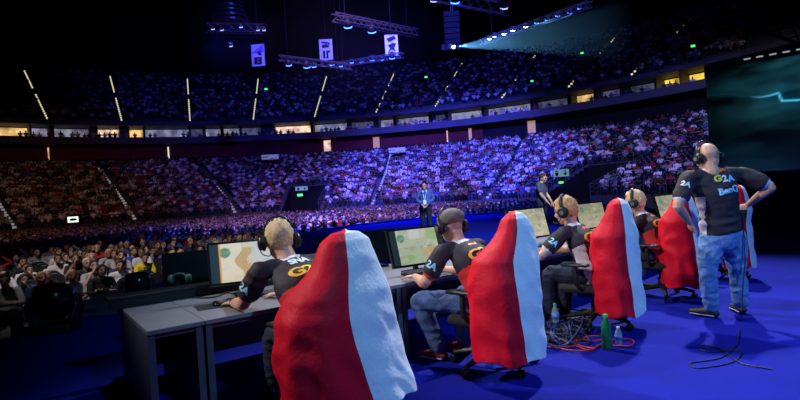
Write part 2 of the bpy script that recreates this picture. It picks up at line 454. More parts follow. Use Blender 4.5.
# ------------------------------------------------------------------ railings
def railing(label, pts, h=1.0, posts=True, nb=3, step=1.2, mt='rail'):
    t = thing('railing', label, 'railing', pts[0])
    o = V(pts[0]); q = [V(p) - o for p in pts]
    b = MB(); b.tube([p + V((0, 0, h)) for p in q], .03, 6)
    ob('top_rail', b, M[mt], t, True)
    b = MB()
    for i in range(1, nb): b.tube([p + V((0, 0, h * i / nb)) for p in q], .014, 5)
    ob('rail_mesh', b, M[mt], t, True)
    k = 0
    for i in range(len(q) - 1):
        m = max(1, int((q[i + 1] - q[i]).length / step))
        for j in range(m):
            p = q[i].lerp(q[i + 1], j / m); b = MB(); b.tube([p, p + V((0, 0, h))], .02, 5); ob('post', b, M[mt], t, True)
    return t
def arcpts(a, c, R, z, n): return [ring(a + (c - a) * i / n, R, z) for i in range(n + 1)]
railing('metal railing along the lower tier front left of the far tunnel mouth', arcpts(ring_phi(150, 205, R_LO), VOMS[0][0], R_LO + .05, Z_LO, 10))
railing('metal railing along the front wall of the lower tier between the two tunnel mouths', arcpts(VOMS[0][1], VOMS[1][0], R_LO + .05, Z_LO, 14))
railing('metal railing along the front wall of the lower tier beside the big screen', arcpts(VOMS[1][1], math.radians(84), R_LO + .05, Z_LO, 12), step=.9)
for i, (a, c) in enumerate(VOMS):
    w = ('far tunnel mouth behind the floor crowd', 'tunnel mouth nearer the screen')[i]
    rT = R_LO + VOM_ROWS * T_LO; zT = Z_LO + (VOM_ROWS - 1) * H_LO
    for p, s in ((a, 'one'), (c, 'other')):
        sd = 'left' if p == a else 'right'
        railing(f'sloping railing on the {sd} of the {w}', [ring(p, R_LO + .1, Z_LO), ring(p, rT, zT)], 1.0, step=1.0)
    railing(f'level railing over the top of the {w}', arcpts(a, c, rT + .02, zT + H_LO - .1, 4), .9)
railing('pale walkway rail across the upper part of the lower tier', arcpts(ring_phi(-10, 168, R_LO + CROSS * T_LO), ring_phi(265, 160, R_LO + CROSS * T_LO), R_LO + CROSS * T_LO + .1, Z_LO + CROSS * H_LO - .2, 16), .75, step=2.4)

# exit signs and way signs
def sign(name, label, c, w, h, m, marks=None, tilt=0.0, mk_m='ink'):
    d = (CAM - V(c)); t = thing(name, label, 'sign', c, yawdir((-d.x, -d.y)))
    ob('sign_box', MB().box((0, .05, 0), (w, .08, h), bev=.01), M['dark_metal'], t)
    ob('sign_face', MB().box((0, 0, 0), (w * .94, .02, h * .9)), M[m], t)
    if marks:
        for poly in marks:
            b = MB(); k = len(poly); b.add([(x * w, -.016, y * h) for x, y in poly] + [(x * w, -.012, y * h) for x, y in poly], [tuple(range(k))] + [(i, (i + 1) % k, (i + 1) % k + k, i + k) for i in range(k)])
            ob('sign_symbol', b, M[mk_m], t)
    return t
ARROW = [[(.22, .35), (.28, .35), (.28, -.1), (.22, -.1)], [(.12, -.02), (.38, -.02), (.25, -.36)]]
MAN = [[(-.32, .32), (-.2, .32), (-.2, .16), (-.32, .16)], [(-.36, .1), (-.14, .1), (-.18, -.35), (-.32, -.35)]]
sign('exit_sign', 'small green exit sign hanging in the far tunnel mouth', P(300, 195, 57), .6, .28, 'exit_green')
sign('exit_sign', 'small green exit sign over the tunnel mouth nearer the screen', P(561, 182.5, 43), .4, .17, 'exit_green')
sign('way_sign', 'pale turquoise sign with a down arrow over the far tunnel mouth', P(301.5, 188.5, 58.5), 1.4, .48, 'exit_pale', ARROW + MAN)
sign('way_sign', 'pale turquoise sign with a down arrow over the tunnel mouth nearer the screen', P(561, 173, 46), 1.4, .7, 'exit_pale', ARROW + MAN)
SC_ = [[(-.3, .12), (-.1, .2), (.3, .16), (.34, -.1), (.1, -.2), (-.28, -.18)]]
sign('block_sign', 'small white lit sign with a black mark at the foot of the lower tier', P(73, 219.5, 46), .85, .55, 'sign_white', SC_)
for (x, y, lb) in ((70, 65, 'a'), (266, 89, 'b'), (426, 77, 'c'), (532, 81, 'd'), (582, 53, 'e'), (693, 46, 'f')):
    lab = {'a': 'tiny green exit light in the dark upper tier far left of the banners', 'b': 'tiny green exit light in the upper tier below the blue-cornered banner', 'c': 'tiny green exit light in the upper tier below the projector',
           'd': 'tiny green exit light in the upper tier under the beam of light', 'e': 'tiny green exit light at the top of the upper tier where the beam ends', 'f': 'tiny green exit light above the yellow lit suites'}[lb]
    if lb == 'a': continue
    sign('exit_light', lab, P(x, y, 75 if x < 600 else 56), .42, .25, 'exit_green')
for (x, y, lab) in ((270, 157, 'added glow panel of bluish light atop the lower tier over the far tunnel'), (397, 150, 'added glow panel of bluish light atop the lower tier right of the far tunnel')):
    sign('glow_panel', lab, P(x, y, 72.5), 2.4, .7, 'board', [[(-.45, -.05), (-.1, -.05), (-.1, .1), (-.45, .1)], [(.0, -.3), (.4, -.3), (.4, -.2), (.0, -.2)]])  # added glowing panels in place of the bluish light on the concourse
# ------------------------------------------------------------------ roof rigging
def truss(label, p0, p1, w=.45, name='lighting_truss', m='truss'):
    p0, p1 = V(p0), V(p1); t = thing(name, label, 'truss', p0); d = p1 - p0; L = d.length; x = d.normalized()
    y = V((0, 0, 1)).cross(x).normalized(); z = x.cross(y)
    b = MB()
    for a, c in ((-1, -1), (1, -1), (1, 1), (-1, 1)): 
        o = y * a * w / 2 + z * c * w / 2; b.tube([o, o + d], .03, 6)
    n = max(2, int(L / (w * 1.1)))
    for i in range(n):
        for a, c, e, f in ((-1, -1, 1, -1), (1, -1, 1, 1), (1, 1, -1, 1), (-1, 1, -1, -1)):
            q0 = y * a * w / 2 + z * c * w / 2 + d * (i / n); q1 = y * e * w / 2 + z * f * w / 2 + d * ((i + 1) / n); b.tube([q0, q1], .018, 4, cap=False)
    ob('lattice', b, M[m], t)
    b = MB()
    for f in (.12, .88): b.tube([d * f, d * f + V((0, 0, 36.9 - (p0 + d * f).z))], .012, 4)
    ob('hanging_cable', b, M['dark_metal'], t)
    return t
truss('long lattice truss hung high over the floor at the upper middle with blue lamps', P(334, 17, 26), P(416, 33, 30), .36)
truss('lattice truss hung low below the middle banner with blue lamps', P(279, 58, 38), P(352, 67, 38), .36)
truss('thin lattice truss running past the banners to the striped truss', P(330, 66, 44), P(402, 55, 40), .35)
truss('dark lattice truss near the roof over the projector', P(436, -4, 24), P(508, 9, 22))
truss('long lattice truss with a row of lamps rising over the beam of light', P(482, 42, 40), P(590, 4, 30), .35)
truss('dim lattice truss over the big screen', P(690, -3, 17), P(806, 38, 15), .4, m='black')
truss('short lattice truss over the yellow lit suites', P(676, 0, 20), P(700, 12, 20), .6, m='black')
truss('blue lit lattice truss hanging high at the far left of the roof', P(206, 28, 34), P(264, 29, 36), .5)
def lamp(label, p, lens='lens_blue', s=.26, group=None):
    t = thing('stage_light', label, 'light', p, 0, group); t.rotation_euler = (math.radians(35), 0, 0)
    ob('housing', MB().lathe([(s * .5, .0), (s * .62, .05), (s * .7, s * .6), (s * .5, s * 1.1), (s * .2, s * 1.3)], seg=12), M['black'], t, True)
    ob('lens', MB().lathe([(s * .6, -.02), (s * .62, .02)], seg=14), M[lens], t)
    b = MB()
    for q in (-1, 1): b.box((q * s * .78, 0, s * .7), (s * .08, s * .2, s * 1.2))
    b.box((0, 0, s * 1.32), (s * 1.6, s * .2, s * .1)); ob('bracket', b, M['dark_metal'], t)
    return t
for (x, y, Y, s) in ((289, 65, 38, .34), (307, 67, 38, .40), (314, 66.6, 38, .26), (323, 66, 39, .22), (332, 64.6, 41, .3), (341, 66, 40, .2), (352, 62.5, 43, .24), (361.5, 62, 43, .24), (372, 60, 42, .3), (382, 59.6, 41, .24), (392, 58, 40, .34)):
    lamp('blue lamp in the low row hung below the middle banner', P(x, y, Y), 'lens_blue', s, 'blue lamps of the low truss row')
for (x, y, Y, s) in ((348, 27, 27, .34), (372, 32, 28, .34)): lamp('bright blue lamp under the high truss over the floor', P(x, y, Y), 'lens_blue', s, 'blue lamps of the high truss')
lamp('very bright blue lamp near the roof over the projector', P(455, 2.5, 23), 'lens_blue', .3)
lamp('dim blue lamp at the roof left of the very bright one', P(434, 1, 24), 'lens_dim', .26)
lamp('blue lamp at the end of the dark truss near the roof', P(504, 8, 22), 'lens_dim', .26)
for (x, y, Y) in ((489, 39, 40), (494, 36.5, 39.6), (504, 34, 38.7), (512.5, 30.4, 38), (525.6, 27, 36.6), (536.5, 23, 35.5), (547, 20, 34.5), (557.5, 16, 33.5), (570, 13, 32.2), (580, 8.5, 31.3)):
    lamp('white blue lamp in the rising row over the beam of light', P(x, y, Y), 'lens_white' if x < 530 else 'lens_blue', .22, 'lamps of the rising truss row')
for (x, y) in ((213, 29), (222, 30), (241, 27), (231, 46), (258, 30), (264, 30)): lamp('small dim blue lamp of the far left rigging cluster', P(x, y, 31), 'lens_dim' if x != 241 else 'lens_blue', .16, 'lamps of the far left rigging')
b = MB()
for i in range(6): b.lathe([(1.3 - .12 * i, 0), (1.32 - .12 * i, .1)], (0, 0, i * .36), seg=24)
o = ob('speaker_ring', b, M['dark_metal']); o.location = P(231, 24, 38); tag(o, 'dark stepped speaker ring lit blue hanging high at the far left of the roof', 'speaker')
for x in (338, 320, 294): 
    b = MB(); p = P(x, 30, 34); b.tube([(0, 0, 0), (0, 0, 36.8 - p.z)], .02, 5)
# banners
def banner(label, x, y, Y, w, h, polys):
    p = P(x, y, Y); t = thing('hanging_banner', label, 'banner', p, math.radians(-6 if x < 300 else 4))
    k = 8; vs = []; fs = []
    for i in range(k + 1):
        for s in (0, 1):
            for q in (0, 1): vs.append(((s - .5) * w, .03 * math.sin(i * .9) + q * .02, (.5 - i / k) * h))
    for i in range(k):
        a = i * 4; fs += [(a, a + 2, a + 6, a + 4), (a + 1, a + 5, a + 7, a + 3), (a, a + 4, a + 5, a + 1), (a + 2, a + 3, a + 7, a + 6)]
    ob('cloth', MB().add(vs, fs), M['banner'], t)
    for j, (mn, poly) in enumerate(polys):
        n = len(poly); b = MB(); b.add([(u * w, -.05, v * h) for u, v in poly] + [(u * w, -.035, v * h) for u, v in poly], [tuple(range(n))] + [(i, (i + 1) % n, (i + 1) % n + n, i + n) for i in range(n)])
        ob('printed_mark', b, M[mn], t)
    b = MB(); b.tube([(-w * .55, 0, h / 2), (w * .55, 0, h / 2)], .03, 6); b.tube([(0, 0, h / 2), (0, 0, 36.8 - p.z)], .01, 4); ob('hanging_bar', b, M['dark_metal'], t)
YB = 42
banner('white hanging banner with a blue corner and a black arrow', 258, 55, YB, 1.05, 1.72, [('banner_blue', [(-.48, .1), (.48, .48), (.48, .1)]), ('ink', [(-.05, .12), (.3, .24), (.2, .1), (.32, -.04), (.05, .0)]), ('ink', [(-.3, -.1), (.28, -.1), (.28, -.42), (-.3, -.42)]), ('banner', [(-.1, -.16), (.12, -.16), (.12, -.22), (0, -.25), (.12, -.36), (-.1, -.36), (-.02, -.26), (-.1, -.22)])])
banner('white hanging banner with two black letter-like marks', 326, 49.5, YB, 1.02, 1.66, [('ink', [(-.32, .38), (.3, .32), (.3, .18), (.2, .18), (.2, .26), (-.32, .3)]), ('ink', [(-.3, .2), (.1, .24), (.28, .1), (-.3, .08)]), ('ink', [(-.25, -.06), (-.08, -.06), (-.08, -.42), (-.25, -.42)]), ('ink', [(.0, -.06), (.32, -.06), (.32, -.15), (.16, -.16), (.16, -.42), (.0, -.42)])])
banner('white hanging banner with black slanted marks under the high truss', 391.5, 45, YB, 1.02, 1.66, [('ink', [(-.36, .3), (.25, .44), (.36, .3), (-.2, .14)]), ('ink', [(-.3, -.02), (.1, .1), (.36, .06), (.2, -.16), (.3, -.3), (-.02, -.22), (-.3, -.36), (-.12, -.16)])])
# dark tall speaker column behind the projector
t = thing('speaker_column', 'tall dark hanging speaker column above the projector', 'speaker', P(452, 32, 38))
for i in range(7): ob('speaker_cabinet', MB().box((0, .06 * i, -.38 * i + 1.2), (1.1, .7, .36), bev=.03), M['roof'], t)
b = MB(); b.tube([(0, 0, 1.3), (0, 0, 14)], .02, 5); ob('hanging_cable', b, M['dark_metal'], t)
# projector with its beam
PJ = P(455, 47, 38)
BE = P(636, 28, 30)
bd = (BE - PJ).normalized()
t = thing('projector', 'small projector throwing a fan of teal light to the side', 'projector', PJ)
q = bd.to_track_quat('Y', 'Z').to_matrix()
ob('housing', MB().box(q @ V((0, -.55, 0)), (.7, .8, .4), q, bev=.04), M['black'], t)
ob('lens', MB().lathe([(.12, -.12), (.12, 0)], q @ V((0, -.02, 0)), q @ Matrix.Rotation(-math.pi / 2, 3, 'X'), 14), M['lens_white'], t)
b = MB(); b.tube([(0, 0, .2), (0, 0, 36.8 - PJ.z)], .02, 5); ob('hanging_pole', b, M['dark_metal'], t)
BL = (BE - PJ).length; HA = math.radians(8.4)
b = MB(); b.lathe([(.06, .12), (.06 + BL * math.tan(HA), BL)], seg=28, rot=q @ Matrix.Rotation(-math.pi / 2, 3, 'X'))
hz = ob('light_haze', b, []); hz.location = PJ; tag(hz, 'cone of thin haze lit teal by the projector', 'haze', None, 'stuff')
hm = bpy.data.materials.new('haze'); hm.use_nodes = True; nt = hm.node_tree; nt.nodes.clear()
out = nt.nodes.new('ShaderNodeOutputMaterial'); vs_ = nt.nodes.new('ShaderNodeVolumeScatter'); vs_.inputs['Density'].default_value = .03; vs_.inputs['Color'].default_value = (.9, .95, 1, 1); vs_.inputs['Anisotropy'].default_value = 0.0
tc_ = nt.nodes.new('ShaderNodeTexCoord'); ln_ = nt.nodes.new('ShaderNodeVectorMath'); ln_.operation = 'LENGTH'; mr_ = nt.nodes.new('ShaderNodeMapRange')
mr_.inputs['From Min'].default_value = 0; mr_.inputs['From Max'].default_value = BL * .98; mr_.inputs['To Min'].default_value = .035; mr_.inputs['To Max'].default_value = 0.0
nt.links.new(tc_.outputs['Object'], ln_.inputs[0]); nt.links.new(ln_.outputs['Value'], mr_.inputs['Value']); nt.links.new(mr_.outputs[0], vs_.inputs['Density'])
nt.links.new(vs_.outputs[0], out.inputs['Volume']); hz.data.materials.append(hm)
ld = bpy.data.lights.new('projector_beam', 'SPOT'); ld.energy = 20000; ld.color = (.16, .60, 1.0); ld.spot_size = HA * 2.05; ld.spot_blend = .15; ld.shadow_soft_size = .03
lo = bpy.data.objects.new('projector_beam', ld); COL.objects.link(lo); lo.location = PJ + bd * .06; lo.rotation_euler = bd.to_track_quat('-Z', 'Y').to_euler()

# thin blue haze round the hanging trusses, lit by their lamps
def haze_box(label, c, s, dens, lamps):
    b = MB(); b.ell((0, 0, 0), (s[0] / 2, s[1] / 2, s[2] / 2), nu=20, nv=12); o = ob('truss_haze', b, []); o.location = c; tag(o, label, 'haze', None, 'stuff')
    m = bpy.data.materials.new('truss_haze'); m.use_nodes = True; n = m.node_tree; n.nodes.clear()
    out = n.nodes.new('ShaderNodeOutputMaterial'); v = n.nodes.new('ShaderNodeVolumeScatter'); v.inputs['Color'].default_value = (.8, .85, 1, 1)
    tc = n.nodes.new('ShaderNodeTexCoord'); sc = n.nodes.new('ShaderNodeVectorMath'); sc.operation = 'MULTIPLY'; sc.inputs[1].default_value = (2 / s[0], 2 / s[1], 2 / s[2])
    le = n.nodes.new('ShaderNodeVectorMath'); le.operation = 'LENGTH'; mr = n.nodes.new('ShaderNodeMapRange'); mr.inputs['From Min'].default_value = .1; mr.inputs['From Max'].default_value = 1.0; mr.inputs['To Min'].default_value = dens; mr.inputs['To Max'].default_value = 0
    n.links.new(tc.outputs['Object'], sc.inputs[0]); n.links.new(sc.outputs[0], le.inputs[0]); n.links.new(le.outputs['Value'], mr.inputs['Value']); n.links.new(mr.outputs[0], v.inputs['Density']); n.links.new(v.outputs[0], out.inputs['Volume']); o.data.materials.append(m)
    for p, e in lamps:
        l = bpy.data.lights.new('lamp_glow', 'SPOT'); l.energy = e; l.color = (.02, .05, 1.0); l.spot_size = math.radians(120); l.spot_blend = 1; l.shadow_soft_size = .3
        q = bpy.data.objects.new('lamp_glow', l); COL.objects.link(q); q.location = V(p) - V((0, 0, .3)); q.rotation_euler = (math.radians(20), 0, 0)
haze_box('thin blue haze under the high and low lamp trusses', P(352, 50, 34), (14, 20, 7), .0012, [(P(348, 27, 27), 8000), (P(372, 32, 28), 10000), (P(307, 67, 38), 6500), (P(392, 58, 40), 6500), (P(340, 66, 40), 4000)])
haze_box('thin blue haze round the rigging at the far left of the roof', P(222, 32, 34), (8, 9, 6), .004, [(P(241, 24, 31), 4500), (P(215, 24, 31), 3600)])

# ------------------------------------------------------------------ big LED screen at the side of the stage
A = P(709, 150, 13.2); B_ = P(806, 150, 11.9)
A = V((A.x, A.y, 0)); dx = (V((B_.x, B_.y, 0)) - A).normalized(); LW = 7.5; TH = 4.02
t = thing('led_screen', 'huge dark teal video screen with a glowing crack at the side of the stage', 'screen', A, math.atan2(dx.y, dx.x))
ob('cabinet', MB().box((LW / 2, .2, TH / 2), (LW, .36, TH), bev=.01), M['black'], t)
nx, nz = 220, 120
W, H = LW - .04, 2.55
gx, gz = np.meshgrid(np.linspace(0, 1, nx), np.linspace(0, 1, nz))
def fbm(u, v, s, o=4):
    r = np.zeros_like(u); a = 1.0
    for k in range(o):
        f = np.array([noise.noise(V((uu * s * 2 ** k, vv * s * 2 ** k, 3.1 * k))) for uu, vv in zip(u.ravel(), v.ravel())]).reshape(u.shape); r += a * f; a *= .5
    return r
X = gx * W; Z = gz * H
n1 = fbm(X * .8, Z * 2.6 - X * .25, 1.0); n2 = fbm(X * .35 + 9, Z * 1.2, 1.4, 3)
lum = np.clip(.28 + .5 * n1 + .35 * n2, .02, 1.2)
side = np.clip((X - .15) / 1.3, 0, 1) * .85 + .15
lowf = np.clip((Z - .35 - .35 * np.clip(X / 2.2, 0, 1)) / 1.0, 0.04, 1)
lum = lum * side * (.25 + .75 * lowf)
col = np.stack([.012 * lum, .085 * lum, .115 * lum], -1)
low = np.clip(1 - Z / .9, 0, 1); col += np.stack([.001 * low, .006 * low, .022 * low], -1)
crack = [(.0, 1.95), (.5, 1.9), (.95, 1.76), (1.1, 1.73), (1.3, 1.74), (1.44, 1.77), (1.50, 1.58), (1.8, 1.55), (2.6, 1.6), (3.3, 1.7), (4.4, 1.5)]
dmin = np.full(X.shape, 9.0); amp = np.zeros(X.shape)
for (p, q2), (r, s) in zip(crack[:-1], crack[1:]):
    L2 = (r - p) ** 2 + (s - q2) ** 2; tt = np.clip(((X - p) * (r - p) + (Z - q2) * (s - q2)) / L2, 0, 1)
    dd = np.hypot(X - p - tt * (r - p), Z - q2 - tt * (s - q2)); m = dd < dmin; dmin[m] = dd[m]
    amp[m] = np.clip((X[m] - .85) / .6, .02, 1)
g = np.exp(-(dmin / .018) ** 2) * amp; gg = np.exp(-(dmin / .22)) * amp
col += g[..., None] * np.array([.08, .55, .85]) + gg[..., None] * np.array([.002, .035, .06])
vv = np.stack([.02 + X, np.full_like(X, -.012), TH - .06 - H + Z], -1).reshape(-1, 3)
idx = np.arange(nx * nz).reshape(nz, nx); qd = np.stack([idx[:-1, :-1], idx[:-1, 1:], idx[1:, 1:], idx[1:, :-1]], -1).reshape(-1, 4)
me = np_mesh('screen_picture', vv, qd); col_attr(me, col.reshape(-1, 3)); ob('screen_picture', me, M['led'], t)
ob('lower_panel', MB().box((LW / 2, -.006, .7), (LW - .04, .012, 1.36)), M['black'], t)
b = MB()
for i in range(26): b.box((.9 + i * .25, -.05, TH + .05), (.13, .06, .025))
ob('light_strip', b, mat('strip_white', (.3, .3, .3), .5, emit=(.8, .85, 1), estr=.35), t)
# ------------------------------------------------------------------ people
def hand(mb, w, d, nrm, side, curl=.5, s=1.0, thumb=1):
    """palm + four fingers + thumb. w wrist, d finger direction, nrm back-of-hand direction, side: towards the thumb"""
    w = V(w); d = V(d).normalized(); nrm = V(nrm); nrm = (nrm - d * nrm.dot(d)).normalized(); sd = d.cross(nrm).normalized()
    if sd.dot(V(side)) < 0: sd = -sd
    mb.tube([w, w + d * .03 * s, w + d * .06 * s, w + d * .088 * s], [(.026 * s, .019 * s), (.034 * s, .017 * s), (.041 * s, .015 * s), (.040 * s, .012 * s)], 10, side=sd, dens=2)
    for i, (o, L, sp) in enumerate(((.031, .074, .10), (.0105, .084, .03), (-.0105, .078, -.05), (-.031, .060, -.14))):
        p = w + d * (.086 - .004 * abs(i - 1)) * s + sd * o * s; dd = (d + sd * sp).normalized(); pts = [p - dd * .02]; a = 0
        pts.append(p)
        for k, f in enumerate((.45, .32, .23)):
            a += curl * (.35, .6, .5)[k]; q = dd * math.cos(a) - nrm * math.sin(a); pts.append(pts[-1] + q * L * f * s)
        mb.tube(pts, [.0088 * s, .0088 * s, .0082 * s, .0074 * s, .0064 * s], 7, dens=2)
    p = w + d * .022 * s + sd * .026 * s; q1 = (d * .7 + sd * .75 - nrm * .15).normalized(); q2 = (d * .92 + sd * .3 - nrm * .3).normalized()
    mb.tube([p - q1 * .012, p + q1 * .034 * s, p + q1 * .034 * s + q2 * .030 * s, p + q1 * .034 * s + q2 * .054 * s], [.0125 * s, .0105 * s, .0095 * s, .0075 * s], 7, dens=2)

def headframe(J):
    f = V(J['face']).normalized(); u = V(J.get('hup', (0, 0, 1))); u = (u - f * f.dot(u)).normalized(); r = f.cross(u).normalized(); return r, f, u
def body_mb(J, hs=1.0, fat=1.0, legs=True):
    mb = MB(); r, f, u = headframe(J); c = V(J['head']); R3 = frame(r, f, u)
    sx = (V(J['shR']) - V(J['shL'])).normalized()
    mb.ell(c + u * .018 * hs, (.077 * hs, .097 * hs, .100 * hs), R3, 18, 12)
    mb.ell(c + f * .030 * hs - u * .055 * hs, (.060 * hs, .066 * hs, .066 * hs), R3, 14, 9)
    mb.ell(c + f * .064 * hs - u * .092 * hs, (.028 * hs, .024 * hs, .022 * hs), R3)
    mb.tube([c + f * .088 * hs + u * .012 * hs, c + f * .106 * hs - u * .022 * hs, c + f * .098 * hs - u * .034 * hs], [.010 * hs, .014 * hs, .012 * hs], 8)
    for q in (-1, 1):
        mb.ell(c + r * q * .079 * hs - f * .006 * hs - u * .012 * hs, (.011 * hs, .020 * hs, .032 * hs), R3)
        mb.ell(c + r * q * .034 * hs + f * .083 * hs + u * .022 * hs, (.026 * hs, .012 * hs, .009 * hs), R3)
        mb.ell(c + r * q * .046 * hs + f * .062 * hs - u * .028 * hs, (.022 * hs, .026 * hs, .024 * hs), R3)
    nk = V(J['neck'])
    mb.tube([nk - u * .05, nk + (c - nk) * .35, c - u * .045 * hs - f * .02 * hs], [.066 * fat, .058 * fat, .060 * hs], 12, dens=3)
    pel, ch = V(J['pel']), V(J['chest'])
    sw = (V(J['shR']) - V(J['shL'])).length / 2
    mb.tube([pel - (ch - pel).normalized() * .04, pel, pel.lerp(ch, .5), ch, ch.lerp(nk, .55), nk], [(.14 * fat, .10 * fat), (.155 * fat, .105 * fat), (.142 * fat, .10 * fat), (.165 * fat, .108 * fat), (sw * .78, .085), (.06, .055)], 16, side=sx, dens=4)
    mb.tube([J['shL'], V(J['shL']).lerp(V(J['shR']), .5) + V((0, 0, .025)), J['shR']], [.054, .062, .054], 10, dens=3)
    for s in ('L', 'R'):
        sh, el, wr = V(J['sh' + s]), V(J['el' + s]), V(J['wr' + s])
        mb.tube([sh, sh.lerp(el, .4), sh.lerp(el, .85), el, el.lerp(wr, .25), el.lerp(wr, .7), wr], [.053 * fat, .049 * fat, .042 * fat, .040 * fat, .042 * fat, .033 * fat, .026], 12, dens=2)
        d = V(J.get('hd' + s, wr - el)); n = V(J.get('hn' + s, (0, 0, 1)))
        inw = sx * (1 if s == 'L' else -1)
        hand(mb, wr, d, n, J.get('th' + s, inw), J.get('curl' + s, .5), J.get('hand', 1.0))
        if legs:
            hp, kn, an, to = V(J['hip' + s]), V(J['kn' + s]), V(J['an' + s]), V(J['toe' + s])
            mb.tube([hp, hp.lerp(kn, .3), hp.lerp(kn, .8), kn, kn.lerp(an, .3), kn.lerp(an, .75), an], [.088 * fat, .080 * fat, .060, .055, .056, .042, .036], 12, dens=2)
            mb.tube([an - V((0, 0, .03)), (an - V((0, 0, .045))).lerp(to, .5), to], [.036, .034, .026], 9, dens=2)
    return mb
def face_paint(J, hs, extra=None):
    r, f, u = headframe(J); c = V(J['head'])
    ey = [c + r * q * .033 * hs + f * .082 * hs + u * .004 * hs for q in (-1, 1)]; mo = c + f * .088 * hs - u * .060 * hs
    def fn(p):
        p = V(p)
        d = p - c
        if d.length < .16 * hs and d.dot(f) > .045 * hs:
            for e in ey:
                q = p - e
                if abs(q.dot(r)) < .016 * hs and abs(q.dot(u)) < .008 * hs: return 1
                if abs(q.dot(r)) < .021 * hs and abs(q.dot(u) - .021 * hs) < .005 * hs: return 1
            q = p - mo
            if abs(q.dot(r)) < .024 * hs and abs(q.dot(u)) < .007 * hs: return 2
        if extra: return extra(d, r, f, u)
        return 0
    return fn
def top_mb(J, fat=1.0, sl=.62, loose=.018, hem=.0, longs=False):
    mb = MB(); sx = (V(J['shR']) - V(J['shL'])).normalized(); pel, ch, nk = V(J['pel']), V(J['chest']), V(J['neck'])
    sw = (V(J['shR']) - V(J['shL'])).length / 2; e = loose; ax = (ch - pel).normalized()
    mb.tube([pel - ax * hem, pel, pel.lerp(ch, .5), ch, ch.lerp(nk, .55), nk - ax * .012], [(.16 * fat + e, .112 * fat + e), (.160 * fat + e, .110 * fat + e), (.148 * fat + e, .106 * fat + e), (.166 * fat + e, .109 * fat + e), (sw * .80 + e * .6, .088 + e * .6), (.074, .068)], 18, side=sx, dens=4)
    mb.tube([J['shL'], V(J['shL']).lerp(V(J['shR']), .5) + V((0, 0, .018)), J['shR']], [.060 + e * .3, .064, .060 + e * .3], 12, dens=3)
    for s in ('L', 'R'):
        sh, el, wr = V(J['sh' + s]), V(J['el' + s]), V(J['wr' + s])
        if longs: mb.tube([sh, sh.lerp(el, .5), el, el.lerp(wr, .5), el.lerp(wr, .93)], [.066, .058, .052, .046, .04], 12, dens=3)
        else: mb.tube([sh, sh.lerp(el, sl * .5), sh.lerp(el, sl)], [.060 * fat + e * .3, .062 * fat + e * .35, .060 * fat + e * .55], 12, dens=3)
    return mb
def trousers_mb(J, fat=1.0, loose=.014, cut=.93):
    mb = MB(); sx = (V(J['hipR']) - V(J['hipL'])).normalized(); pel, ch = V(J['pel']), V(J['chest']); ax = (ch - pel).normalized(); e = loose
    mid = V(J['hipL']).lerp(V(J['hipR']), .5)
    mb.tube([mid - ax * .02, mid.lerp(pel, .5), pel + ax * .03], [(.150 * fat + e, .105 * fat + e), (.158 * fat + e, .110 * fat + e), (.150 * fat + e, .103 * fat + e)], 16, side=sx, dens=3)
    for s in ('L', 'R'):
        hp, kn, an = V(J['hip' + s]), V(J['kn' + s]), V(J['an' + s]); lo = kn.lerp(an, cut)
        mb.tube([hp, hp.lerp(kn, .3), hp.lerp(kn, .8), kn, kn.lerp(an, .35), kn.lerp(an, .75), lo], [.092 * fat + e, .086 * fat + e, .068 + e, .062 + e, .064 + e, .055 + e, .054 + e], 14, dens=3)
    return mb
def shoe_mb(J, s):
    an, to = V(J['an' + s]), V(J['toe' + s]); d = V((to.x - an.x, to.y - an.y, 0)).normalized(); sd = d.cross(V((0, 0, 1)))
    mb = MB(); z = min(to.z, an.z - .05) 
    h = V((an.x, an.y, 0)) - d * .035; t = V((to.x, to.y, 0)) + d * .02; b0 = to.z - .02
    mb.tube([h + V((0, 0, b0 + .035)), h.lerp(t, .35) + V((0, 0, b0 + .04)), h.lerp(t, .7) + V((0, 0, b0 + .033)), t + V((0, 0, b0 + .028))], [(.040, .040), (.044, .045), (.050, .034), (.040, .026)], 12, side=sd, dens=3)
    mb.tube([h + d * .03 + V((0, 0, b0 + .05)), V((an.x, an.y, b0 + .10)) + d * .01], [.044, .044], 12)
    so = MB(); so.tube([h + V((0, 0, b0 + .012)), h.lerp(t, .4) + V((0, 0, b0 + .012)), h.lerp(t, .72) + V((0, 0, b0 + .012)), t + V((0, 0, b0 + .012))], [(.044, .013), (.046, .013), (.054, .013), (.042, .013)], 12, side=sd, dens=3)
    return mb, so
def hair_mesh(J, hs=1.0, front=.35, low=-.035, th=.024, back=-.085, seed=1.0, rough=.008, voxel=.009):
    """hair shell: cranium ellipsoid kept above the hairline"""
    r, f, u = headframe(J); c = V(J['head']); R3 = frame(r, f, u)
    bm = bmesh.new(); bmesh.ops.create_icosphere(bm, subdivisions=4, radius=1)
    A = (.077 * hs + th, .097 * hs + th, .100 * hs + th)
    for q in bm.verts:
        d = q.co.normalized(); p = V((d.x * A[0], d.y * A[1], d.z * A[2] + .018 * hs))
        y, z = p.y / hs, p.z / hs
        lim = low if y < -.01 else (low + .02 + (y + .01) * 1.15)      # hairline height rises toward the forehead
        if y < -.04: lim = back
        k = min(1, max(0, (z - lim) / .018))
        g = noise.noise(V((d.x * 5 + seed, d.y * 5, d.z * 5))) * rough + noise.noise(V((d.x * 14 + seed, d.y * 14, d.z * 9))) * rough * .6
        q.co = p * (1 + (g / .1) * k) if k > 0 else p
        if k < 1: q.co = q.co * (1 - (1 - k) * (th + .022) / .1)
    for q in bm.verts: q.co = R3 @ q.co + c
    me = bpy.data.meshes.new('hair'); bm.to_mesh(me); bm.free(); me.polygons.foreach_set('use_smooth', [True] * len(me.polygons)); return me
